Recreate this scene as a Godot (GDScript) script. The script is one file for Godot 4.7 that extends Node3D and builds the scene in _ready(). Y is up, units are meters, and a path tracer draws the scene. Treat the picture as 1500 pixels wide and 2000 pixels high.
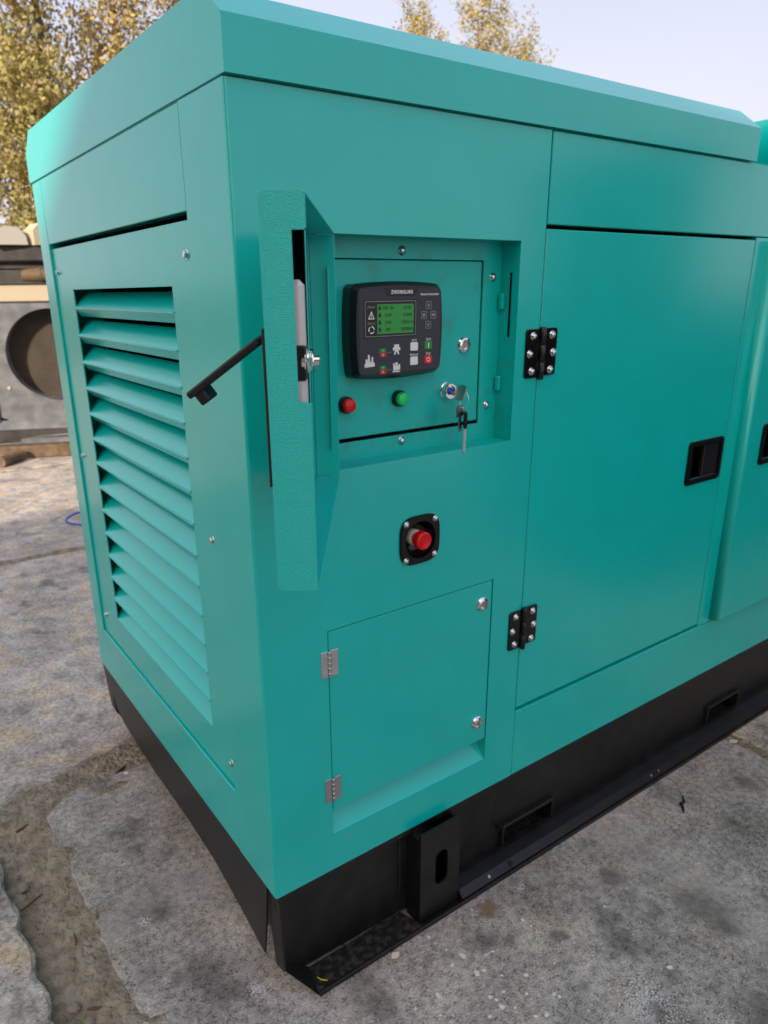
extends Node3D
# A teal silenced diesel generator set standing on cracked concrete slabs in a yard.

var mats := {}
var used := {}

# ---------------------------------------------------------------- mesh helpers
class MB:
	var st := SurfaceTool.new()
	var xf := Transform3D()
	func _init() -> void:
		st.begin(Mesh.PRIMITIVE_TRIANGLES)
		st.set_smooth_group(-1)
	func at(t: Transform3D) -> MB:
		xf = t
		return self
	func smooth(on: bool) -> void:
		st.set_smooth_group(1 if on else -1)
	# a convex face in local coordinates, turned so that it looks along «out»
	func face(p: Array, out: Vector3) -> void:
		var n := Vector3.ZERO
		for i in range(1, p.size() - 1):
			n += (p[i] - p[0]).cross(p[i + 1] - p[0])
		var flip := n.dot(out) > 0.0
		for i in range(1, p.size() - 1):
			var a: Vector3 = xf * p[0]
			var b: Vector3 = xf * (p[i + 1] if flip else p[i])
			var c: Vector3 = xf * (p[i] if flip else p[i + 1])
			st.add_vertex(a)
			st.add_vertex(b)
			st.add_vertex(c)
	func bx(lo: Vector3, hi: Vector3, c := 0.001) -> void:
		var e := [lo, hi]
		var mid := (lo + hi) * 0.5
		var pt := func(s: Vector3i, ax: int) -> Vector3:
			var v := Vector3.ZERO
			for k in 3:
				var full: float = e[s[k]][k]
				v[k] = full if k == ax else full + (c if s[k] == 0 else -c)
			return v
		for ax in 3:
			var b := (ax + 1) % 3
			var d := (ax + 2) % 3
			for s in 2:
				var q := []
				for uv in [[0, 0], [1, 0], [1, 1], [0, 1]]:
					var t := Vector3i.ZERO
					t[ax] = s
					t[b] = uv[0]
					t[d] = uv[1]
					q.append(pt.call(t, ax))
				var o := Vector3.ZERO
				o[ax] = s * 2 - 1
				face(q, o)
			if c > 0.0:
				for s1 in 2:
					for s2 in 2:
						var lo3 := Vector3i.ZERO
						lo3[b] = s1
						lo3[d] = s2
						var hi3 := lo3
						hi3[ax] = 1
						face([pt.call(lo3, b), pt.call(hi3, b), pt.call(hi3, d), pt.call(lo3, d)], (pt.call(lo3, b) + pt.call(hi3, d)) * 0.5 - mid)
		if c > 0.0:
			for i in 8:
				var s3 := Vector3i(i & 1, (i >> 1) & 1, i >> 2)
				face([pt.call(s3, 0), pt.call(s3, 1), pt.call(s3, 2)], Vector3(s3) * 2.0 - Vector3.ONE)
	# polygon in x,y pushed along z; the front may be bevelled towards «inner» (same count)
	func prism(poly: PackedVector2Array, z0: float, z1: float, inner := PackedVector2Array(), zc := 0.0) -> void:
		var n := poly.size()
		var area := 0.0
		for i in n:
			area += poly[i].cross(poly[(i + 1) % n])
		var front := inner if inner.size() == n else poly
		var zs := zc if inner.size() == n else z1
		for i in n:
			var a := poly[i]
			var b := poly[(i + 1) % n]
			var o2 := (b - a).orthogonal() * (-1.0 if area > 0.0 else 1.0)
			o2 = -o2 if (area > 0.0) == ((b - a).cross(o2) > 0.0) else o2
			var o := Vector3(o2.x, o2.y, 0)
			face([Vector3(a.x, a.y, z0), Vector3(b.x, b.y, z0), Vector3(b.x, b.y, zs), Vector3(a.x, a.y, zs)], o)
			if inner.size() == n:
				var c := front[i]
				var d := front[(i + 1) % n]
				face([Vector3(a.x, a.y, zs), Vector3(b.x, b.y, zs), Vector3(d.x, d.y, z1), Vector3(c.x, c.y, z1)], o + Vector3(0, 0, o.length()))
		cap(front, z1, 1.0)
		cap(poly, z0, -1.0)
	func cap(poly: PackedVector2Array, z: float, s: float) -> void:
		var t := Geometry2D.triangulate_polygon(poly)
		for i in range(0, t.size(), 3):
			face([Vector3(poly[t[i]].x, poly[t[i]].y, z), Vector3(poly[t[i + 1]].x, poly[t[i + 1]].y, z), Vector3(poly[t[i + 2]].x, poly[t[i + 2]].y, z)], Vector3(0, 0, s))
	# a plate with one hole; both loops have the same number of points and the same order
	func ring(outer: PackedVector2Array, hole: PackedVector2Array, z0: float, z1: float) -> void:
		var n := outer.size()
		var ctr := Vector2.ZERO
		for p in hole:
			ctr += p / n
		for i in n:
			var j := (i + 1) % n
			var a := outer[i]
			var b := outer[j]
			var c := hole[j]
			var d := hole[i]
			for s in [[z1, 1.0], [z0, -1.0]]:
				face([Vector3(a.x, a.y, s[0]), Vector3(b.x, b.y, s[0]), Vector3(c.x, c.y, s[0]), Vector3(d.x, d.y, s[0])], Vector3(0, 0, s[1]))
			var mo := (a + b) * 0.5 - ctr
			face([Vector3(a.x, a.y, z0), Vector3(b.x, b.y, z0), Vector3(b.x, b.y, z1), Vector3(a.x, a.y, z1)], Vector3(mo.x, mo.y, 0))
			var mi := ctr - (c + d) * 0.5
			face([Vector3(d.x, d.y, z0), Vector3(c.x, c.y, z0), Vector3(c.x, c.y, z1), Vector3(d.x, d.y, z1)], Vector3(mi.x, mi.y, 0))
	# profile of (radius, z) turned about z
	func lathe(prof: Array, seg := 20, sm := false) -> void:
		smooth(sm)
		for i in seg:
			var a0 := TAU * i / seg
			var a1 := TAU * (i + 1) / seg
			for k in prof.size() - 1:
				var p: Vector2 = prof[k]
				var q: Vector2 = prof[k + 1]
				var pts := []
				for v in [[p, a0], [p, a1], [q, a1], [q, a0]]:
					pts.append(Vector3(v[0].x * cos(v[1]), v[0].x * sin(v[1]), v[0].y))
				var am := (a0 + a1) * 0.5
				var dz := q.y - p.y
				var dr := q.x - p.x
				var out := Vector3(cos(am) * dz, sin(am) * dz, -dr)
				if p.x < 1e-6:
					pts.remove_at(1)
				elif q.x < 1e-6:
					pts.remove_at(2)
				face(pts, out)
		smooth(false)
	func tube(pts: Array, r, seg := 10, sm := true) -> void:
		smooth(sm)
		var rings := []
		var side := Vector3.ZERO
		for i in pts.size():
			var d: Vector3 = (pts[mini(i + 1, pts.size() - 1)] - pts[maxi(i - 1, 0)]).normalized()
			if side == Vector3.ZERO:
				side = d.cross(Vector3.UP if absf(d.y) < 0.9 else Vector3.RIGHT).normalized()
			side = (side - d * side.dot(d)).normalized()
			var up := d.cross(side)
			var rr: float = r[i] if r is Array else r
			var ring_ := []
			for k in seg:
				var a := TAU * k / seg
				ring_.append(pts[i] + (side * cos(a) + up * sin(a)) * rr)
			rings.append(ring_)
		for i in pts.size() - 1:
			for k in seg:
				var j := (k + 1) % seg
				var q := [rings[i][k], rings[i][j], rings[i + 1][j], rings[i + 1][k]]
				face(q, (q[0] + q[2]) * 0.5 - (pts[i] + pts[i + 1]) * 0.5)
		smooth(false)
		face(rings[0], pts[0] - pts[1])
		face(rings[-1], pts[-1] - pts[-2])
	func done() -> ArrayMesh:
		st.generate_normals()
		return st.commit()

func rect(x0: float, y0: float, x1: float, y1: float) -> PackedVector2Array:
	return PackedVector2Array([Vector2(x0, y0), Vector2(x1, y0), Vector2(x1, y1), Vector2(x0, y1)])

func rrect(x0: float, y0: float, x1: float, y1: float, r: float, n := 5) -> PackedVector2Array:
	var out := PackedVector2Array()
	for c in [[x1 - r, y0 + r, -PI / 2], [x1 - r, y1 - r, 0.0], [x0 + r, y1 - r, PI / 2], [x0 + r, y0 + r, PI]]:
		for i in n + 1:
			var a: float = c[2] + PI / 2 * i / n
			out.append(Vector2(c[0] + cos(a) * r, c[1] + sin(a) * r))
	return out

# the border of a rectangle and a circle inside it, cut by the same rays
func ray_loops(c: Vector2, box: Rect2, rad: float) -> Array:
	var angs := []
	for i in 32:
		angs.append(-PI + TAU * i / 32.0)
	for p in [box.position, box.end, Vector2(box.position.x, box.end.y), Vector2(box.end.x, box.position.y)]:
		angs.append((p - c).angle())
	angs.sort()
	var o := PackedVector2Array()
	var h := PackedVector2Array()
	for a in angs:
		var d := Vector2.from_angle(a)
		var tx: float = ((box.end.x if d.x > 0 else box.position.x) - c.x) / d.x if absf(d.x) > 1e-6 else 1e9
		var ty: float = ((box.end.y if d.y > 0 else box.position.y) - c.y) / d.y if absf(d.y) > 1e-6 else 1e9
		o.append(c + d * minf(tx, ty))
		h.append(c + d * rad)
	return [o, h]

# ---------------------------------------------------------------- node helpers
func numbered(called: String) -> String:
	var n: int = used.get(called, 0)
	used[called] = n + 1
	return called if n == 0 else "%s_%03d" % [called, n]

func obj(called: String, mesh, m: Material, parent: Node = self, t := Transform3D()) -> MeshInstance3D:
	var o := MeshInstance3D.new()
	o.mesh = mesh.done() if mesh is MB else mesh
	o.material_override = m
	o.transform = t
	if parent == self:
		o.name = numbered(called)
	else:
		var k := 0
		var nm := called
		while parent.has_node(nm):
			k += 1
			nm = "%s_%03d" % [called, k]
		o.name = nm
	parent.add_child(o, true)
	return o

func tag(o: Node, label: String, category: String, group := "") -> Node:
	o.set_meta("label", label)
	o.set_meta("category", category)
	if group:
		o.set_meta("group", group)
	return o

func thing(called: String, label: String, category: String, at := Vector3.ZERO, turn := 0.0, group := "") -> Node3D:
	var o := Node3D.new()
	o.name = numbered(called)
	add_child(o)
	o.position = at
	o.rotation.y = turn
	tag(o, label, category, group)
	return o

func place(p: Vector3, yaw := 0.0) -> Transform3D:
	return Transform3D(Basis(Vector3.UP, yaw), p)

const LEFT := -PI / 2     # turns a part that looks along +z so that it looks along -x

func mat(c: Color, rough := 0.6, metal := 0.0, spec := 0.5) -> StandardMaterial3D:
	var m := StandardMaterial3D.new()
	m.albedo_color = c
	m.roughness = rough
	m.metallic = metal
	m.metallic_specular = spec
	return m

func noise_tex(freq: float, size: int, normal := false, strength := 2.0, kind := FastNoiseLite.TYPE_SIMPLEX_SMOOTH, sd := 1, ramp: Gradient = null, oct := 4) -> NoiseTexture2D:
	var n := FastNoiseLite.new()
	n.noise_type = kind
	n.frequency = freq
	n.seed = sd
	n.fractal_octaves = oct
	var t := NoiseTexture2D.new()
	t.width = size
	t.height = size
	t.seamless = true
	t.noise = n
	t.as_normal_map = normal
	t.bump_strength = strength
	if ramp:
		t.color_ramp = ramp
	return t

func two(a: Color, b: Color, p0 := 0.2, p1 := 0.8) -> Gradient:
	var g := Gradient.new()
	g.offsets = PackedFloat32Array([p0, p1])
	g.colors = PackedColorArray([a, b])
	return g

func triplanar(m: StandardMaterial3D, scale: float, world := true) -> StandardMaterial3D:
	m.uv1_triplanar = true
	m.uv1_world_triplanar = world
	m.uv1_scale = Vector3.ONE * scale
	return m

func make_materials() -> void:
	var teal := mat(Color.WHITE, 0.22, 0.0, 0.6)
	teal.clearcoat_enabled = true
	teal.clearcoat = 0.12
	teal.clearcoat_roughness = 0.14
	teal.albedo_texture = noise_tex(0.006, 512, false, 1.0, FastNoiseLite.TYPE_SIMPLEX_SMOOTH, 5, two(Color(0.0, 0.715, 0.695), Color(0.0, 0.728, 0.708)))
	teal.normal_enabled = true
	teal.normal_texture = noise_tex(0.03, 512, true, 1.2, FastNoiseLite.TYPE_SIMPLEX_SMOOTH, 6)
	teal.normal_scale = 0.10
	mats.teal = triplanar(teal, 2.0)
	var sm := mat(Color.WHITE, 0.36, 0.0, 0.5)
	sm.albedo_texture = noise_tex(0.011, 512, false, 1.0, FastNoiseLite.TYPE_SIMPLEX_SMOOTH, 15, two(Color(0.0, 0.70, 0.68), Color(0.20, 0.61, 0.58), 0.62, 1.0), 5)
	mats.smudged = triplanar(sm, 2.6)
	var wr := mat(Color.WHITE, 0.33, 0.0, 0.62)
	wr.albedo_texture = teal.albedo_texture
	wr.normal_enabled = true
	wr.normal_texture = noise_tex(0.075, 512, true, 6.0, FastNoiseLite.TYPE_SIMPLEX, 8)
	wr.normal_scale = 0.9
	mats.wrinkle = triplanar(wr, 15.0)
	var bk := mat(Color.WHITE, 0.4, 0.0, 0.5)
	bk.albedo_texture = noise_tex(0.012, 512, false, 1.0, FastNoiseLite.TYPE_SIMPLEX_SMOOTH, 9, two(Color(0.058, 0.058, 0.064), Color(0.115, 0.112, 0.112), 0.3, 0.95), 6)
	bk.normal_enabled = true
	bk.normal_texture = noise_tex(0.05, 512, true, 2.0, FastNoiseLite.TYPE_SIMPLEX_SMOOTH, 10)
	bk.normal_scale = 0.15
	mats.black_steel = triplanar(bk, 2.0)
	var dusty := mat(Color.WHITE, 0.75, 0.0, 0.3)
	dusty.albedo_texture = noise_tex(0.03, 512, false, 1.0, FastNoiseLite.TYPE_SIMPLEX_SMOOTH, 11, two(Color(0.09, 0.09, 0.095), Color(0.24, 0.225, 0.2), 0.35, 0.85))
	mats.dusty = triplanar(dusty, 3.0)
	mats.black = mat(Color(0.035, 0.035, 0.04), 0.3)
	mats.black_gloss = mat(Color(0.03, 0.03, 0.035), 0.16)
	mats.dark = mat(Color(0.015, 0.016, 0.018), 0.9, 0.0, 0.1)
	mats.rubber = mat(Color(0.06, 0.06, 0.065), 0.55)
	mats.zinc = mat(Color(0.82, 0.83, 0.84), 0.22, 1.0)
	mats.chrome = mat(Color(0.92, 0.92, 0.93), 0.08, 1.0)
	mats.white_metal = mat(Color(0.80, 0.80, 0.81), 0.4, 0.35)
	mats.brushed = mat(Color(0.72, 0.7, 0.67), 0.35, 1.0)
	mats.ctrl = mat(Color(0.10, 0.105, 0.12), 0.28)
	mats.ctrl_face = mat(Color(0.235, 0.25, 0.285), 0.5, 0.0, 0.35)
	mats.ctrl_dark = mat(Color(0.05, 0.055, 0.07), 0.3)
	mats.print = mat(Color(0.86, 0.87, 0.88), 0.6)
	mats.print_dim = mat(Color(0.52, 0.54, 0.56), 0.6)
	mats.key_white = mat(Color(0.88, 0.89, 0.9), 0.45)
	mats.key_green = mat(Color(0.1, 0.55, 0.22), 0.4)
	mats.key_red = mat(Color(0.85, 0.08, 0.12), 0.4)
	mats.lcd_ink = mat(Color(0.04, 0.24, 0.1), 0.6)
	var lcd := mat(Color(0.16, 0.52, 0.24), 0.25)
	lcd.emission_enabled = true
	lcd.emission = Color(0.12, 0.6, 0.24)
	lcd.emission_energy_multiplier = 0.04
	mats.lcd = lcd
	mats.red = mat(Color(0.82, 0.03, 0.06), 0.3)
	mats.red_lens = mat(Color(0.82, 0.04, 0.07), 0.25)
	mats.green_lens = mat(Color(0.06, 0.80, 0.42), 0.25)
	mats.white = mat(Color(0.85, 0.84, 0.82), 0.5)
	mats.blue = mat(Color(0.12, 0.3, 0.75), 0.4)
	mats.yellow = mat(Color(0.85, 0.78, 0.1), 0.6)

func hex_bolt() -> ArrayMesh:
	var b := MB.new()
	b.lathe([Vector2(0.0085, 0), Vector2(0.0085, 0.0012), Vector2(0.0078, 0.0018), Vector2(0.006, 0.0018)], 18)
	var h := PackedVector2Array()
	var hi := PackedVector2Array()
	for i in 6:
		h.append(Vector2.from_angle(TAU * i / 6.0 + 0.3) * 0.0062)
		hi.append(Vector2.from_angle(TAU * i / 6.0 + 0.3) * 0.005)
	b.prism(h, 0.0015, 0.0068, hi, 0.0058)
	return b.done()

func pan_bolt(r := 0.0085) -> ArrayMesh:
	var b := MB.new()
	b.lathe([Vector2(r, 0), Vector2(r, 0.0012), Vector2(r * 0.72, 0.0016), Vector2(r * 0.72, 0.003), Vector2(r * 0.6, 0.0052), Vector2(r * 0.3, 0.0064), Vector2(0, 0.0066)], 16, true)
	return b.done()

func text(called: String, s: String, h: float, m: Material, parent: Node, p: Vector3, bold := false) -> void:
	var f := SystemFont.new()
	f.font_names = PackedStringArray(["Droid Sans"])
	if bold:
		f.font_weight = 800
	var t := TextMesh.new()
	t.text = s
	t.font = f
	t.font_size = 32
	t.pixel_size = h / 32.0
	t.depth = 0.0003
	t.curve_step = 4.0
	obj(called, t, m, parent, place(p))

# ---------------------------------------------------------------- the scene
func _ready() -> void:
	var cam := Camera3D.new()
	cam.name = "camera"
	add_child(cam)
	cam.projection = Camera3D.PROJECTION_FRUSTUM
	cam.near = 0.05
	cam.far = 400.0
	cam.size = 0.05 * 2000.0 / 1399.29
	cam.frustum_offset = Vector2(39.04, 45.62) / 1399.29 * 0.05
	cam.transform = Transform3D(Basis(Vector3(0.81811679, -0.01147376, 0.57493762), Vector3(0.19450524, 0.94639404, -0.25788764), Vector3(-0.54115859, 0.32281059, 0.77649256)), Vector3(-0.4973, 1.4351, 1.0409))
	var lens := CameraAttributesPhysical.new()
	lens.frustum_focal_length = 35.0
	lens.frustum_near = 0.05
	lens.frustum_far = 400.0
	lens.frustum_focus_distance = 1.0
	lens.exposure_aperture = 10.0
	cam.attributes = lens
	cam.projection = Camera3D.PROJECTION_FRUSTUM
	cam.current = true

	var we := WorldEnvironment.new()
	we.name = "world_environment"
	var env := Environment.new()
	env.background_mode = Environment.BG_SKY
	var sm := ProceduralSkyMaterial.new()
	sm.sky_top_color = Color(0.55, 0.64, 0.80)
	sm.sky_energy_multiplier = 0.72
	sm.sky_horizon_color = Color(0.90, 0.88, 0.895)
	sm.sky_curve = 0.30
	sm.ground_horizon_color = Color(0.55, 0.5, 0.45)
	sm.ground_bottom_color = Color(0.3, 0.28, 0.26)
	sm.sun_angle_max = 90.0
	sm.sun_curve = 0.8
	sm.sky_cover = noise_tex(0.004, 512, false, 1.0, FastNoiseLite.TYPE_SIMPLEX_SMOOTH, 91, two(Color(0.8, 0.8, 0.85, 0.0), Color(0.8, 0.8, 0.85, 0.16), 0.35, 0.8), 4)
	var sky := Sky.new()
	sky.sky_material = sm
	env.sky = sky
	env.tonemap_mode = Environment.TONE_MAPPER_LINEAR
	env.tonemap_exposure = 2.55
	env.sdfgi_enabled = true
	env.ssao_enabled = true
	env.ssil_enabled = true
	we.environment = env
	add_child(we)

	var sun := DirectionalLight3D.new()
	sun.name = "sun"
	add_child(sun)
	sun.light_energy = 0.8
	sun.light_color = Color(1.0, 0.94, 0.85)
	sun.light_angular_distance = 1.0
	sun.shadow_enabled = true
	sun.look_at_from_position(Vector3(-6.5, 3.57, 4.2), Vector3.ZERO)

	make_materials()
	build_ground()
	build_surroundings()
	build_generator()
	build_keys()
	build_radiators()
	build_trees()
	build_debris()

# ---------------------------------------------------------------- ground
func noise_img(freq: float, size: int, sd: int, kind := FastNoiseLite.TYPE_SIMPLEX_SMOOTH, oct := 4) -> PackedByteArray:
	var n := FastNoiseLite.new()
	n.noise_type = kind
	n.frequency = freq
	n.seed = sd
	n.fractal_octaves = oct
	var im := n.get_seamless_image(size, size)
	im.convert(Image.FORMAT_L8)
	return im.get_data()

# returns [albedo, normal] for a square of concrete; spots = [[u, v, radius, kind], ...] in 0..1
func concrete(size: int, base: Color, sand: float, spots: Array, sd: int) -> Array:
	var k := 2048.0 / size
	var low := noise_img(0.0022 * k, size, sd)
	var mid := noise_img(0.011 * k, size, sd + 1)
	var fine := noise_img(0.2 * k, size, sd + 2, FastNoiseLite.TYPE_SIMPLEX, 4)
	var grit := noise_img(0.33 * k, size, sd + 3, FastNoiseLite.TYPE_VALUE, 2)
	var stain := noise_img(0.006 * k, size, sd + 4)
	var blot := noise_img(0.05 * k, size, sd + 5, FastNoiseLite.TYPE_SIMPLEX, 5)
	var rgb := PackedByteArray()
	rgb.resize(size * size * 3)
	var hgt := PackedByteArray()
	hgt.resize(size * size)
	var br := base.r * 255.0
	var bg := base.g * 255.0
	var bb := base.b * 255.0
	for i in size * size:
		var l := low[i] / 255.0 - 0.5
		var m := mid[i] / 255.0 - 0.5
		var f := fine[i] / 255.0 - 0.5
		var g := grit[i] / 255.0 - 0.5
		var x2 := blot[i] / 255.0 - 0.5
		var v := 1.0 + l * 0.26 + m * 0.27 + x2 * 0.26 + f * 0.32 + g * 0.22
		if f < -0.2 and x2 < -0.08:
			v -= 0.25
		if f > 0.25:
			v += 0.10
		var s := clampf((stain[i] / 255.0 - 0.60 + f * 0.25) * 5.0, 0.0, 1.0) * sand
		var d := clampf((0.36 - stain[i] / 255.0 + m * 0.25 + f * 0.12) * 4.5, 0.0, 1.0)
		v *= 1.0 - 0.26 * d
		var j := i * 3
		rgb[j] = int(clampf(br * v * (1.0 + 0.16 * s), 0, 255))
		rgb[j + 1] = int(clampf(bg * v * (1.0 + 0.03 * s), 0, 255))
		rgb[j + 2] = int(clampf(bb * v * (1.0 - 0.20 * s), 0, 255))
		hgt[i] = int(clampf(127.0 + f * 120.0 + g * 70.0 + m * 60.0, 0, 255))
	var rng := RandomNumberGenerator.new()
	rng.seed = sd * 7 + 3
	for sp in spots:
		var cx: float = sp[0] * size
		var cy: float = sp[1] * size
		var r: float = sp[2] * size
		var kind: int = sp[3]
		var e: float = rng.randf_range(0.75, 1.3)
		var ph: float = rng.randf() * TAU
		var R := int(r * 1.9) + 1
		for y in range(maxi(0, int(cy) - R), mini(size, int(cy) + R + 1)):
			for x in range(maxi(0, int(cx) - R), mini(size, int(cx) + R + 1)):
				var dx := x - cx
				var dy := (y - cy) * e
				var dd := sqrt(dx * dx + dy * dy) / r
				var wob := 1.0 + 0.16 * sin(atan2(dy, dx) * 2.0 + ph) + 0.09 * sin(atan2(dy, dx) * 5.0 + ph * 2.0)
				var i := y * size + x
				var a := 0.0
				if kind == 0:      # a drop of white paint
					a = clampf((wob - dd) * r * 0.8, 0.0, 1.0)
				elif kind == 1:    # white scuff: broken speckle
					a = clampf((fine[i] / 255.0 - 0.40 - 0.35 * dd) * 9.0, 0.0, 1.0) * 0.85
				elif kind == 2:    # dark oil stain
					a = clampf((wob - dd) * 1.3 + (mid[i] / 255.0 - 0.5) * 2.4, 0.0, 1.0) * clampf(1.6 - dd, 0.0, 1.0) * (0.15 + 0.55 * fine[i] / 255.0)
				else:              # brown mud
					a = clampf((wob - dd) * 2.0 + (fine[i] / 255.0 - 0.5), 0.0, 1.0) * 0.7
				if a <= 0.0:
					continue
				var col: Array = [[214, 213, 208], [205, 206, 207], [62, 58, 54], [112, 88, 62]][kind]
				var j := i * 3
				for c in 3:
					rgb[j + c] = int(lerpf(rgb[j + c], col[c], a))
	var im := Image.create_from_data(size, size, false, Image.FORMAT_RGB8, rgb)
	var nm := Image.create_from_data(size, size, false, Image.FORMAT_L8, hgt)
	nm.convert(Image.FORMAT_RGBA8)
	nm.bump_map_to_normal_map(3.0)
	return [ImageTexture.create_from_image(im), ImageTexture.create_from_image(nm)]

# a slab of concrete: outline in x,z, top at y, with crumbled edges
func slab(outline: PackedVector2Array, y: float, m: Material, parent: Node, uv_org: Vector2, uv_size: float, rough_edge: float, rng: RandomNumberGenerator, step := 0.03) -> MeshInstance3D:
	var top := PackedVector2Array()
	for i in outline.size():
		var a := outline[i]
		var b := outline[(i + 1) % outline.size()]
		var n := maxi(1, int(a.distance_to(b) / step))
		for k in n:
			var p := a.lerp(b, float(k) / n)
			top.append(p + Vector2(rng.randfn(), rng.randfn()) * rough_edge * 0.5)
	var ctr := Vector2.ZERO
	for p in top:
		ctr += p / top.size()
	var low := PackedVector2Array()
	for i in top.size():
		var a := top[(i + top.size() - 1) % top.size()]
		var b := top[(i + 1) % top.size()]
		var o := (b - a).orthogonal().normalized()
		if o.dot(top[i] - ctr) < 0.0:
			o = -o
		low.append(top[i] + o * (0.004 + rng.randf() * rough_edge))
	var st := SurfaceTool.new()
	st.begin(Mesh.PRIMITIVE_TRIANGLES)
	st.set_smooth_group(-1)
	var put := func(p: Vector2, yy: float) -> void:
		st.set_uv((p - uv_org) / uv_size + Vector2(0, (y - yy) * 0.6))
		st.add_vertex(Vector3(p.x, yy, p.y))
	var tri := Geometry2D.triangulate_polygon(top)
	for i in range(0, tri.size(), 3):
		var a := top[tri[i]]
		var b := top[tri[i + 1]]
		var c := top[tri[i + 2]]
		if (b - a).cross(c - a) < 0.0:
			var sw := b
			b = c
			c = sw
		put.call(a, y)
		put.call(b, y)
		put.call(c, y)
	for i in top.size():
		var j := (i + 1) % top.size()
		var f := (top[j] - top[i]).cross(low[i] - top[i]) < 0.0
		var rowa := [[top[i], y], [low[i], y - 0.008], [low[j], y - 0.008], [top[j], y]]
		var rowb := [[low[i], y - 0.008], [low[i], y - 0.06], [low[j], y - 0.06], [low[j], y - 0.008]]
		for q in [rowa, rowb]:
			var order := [0, 1, 2, 0, 2, 3] if f else [0, 2, 1, 0, 3, 2]
			for o in order:
				put.call(q[o][0], q[o][1])
	st.generate_normals()
	st.generate_tangents()
	return obj("concrete_slab", st.commit(), m, parent)

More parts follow.
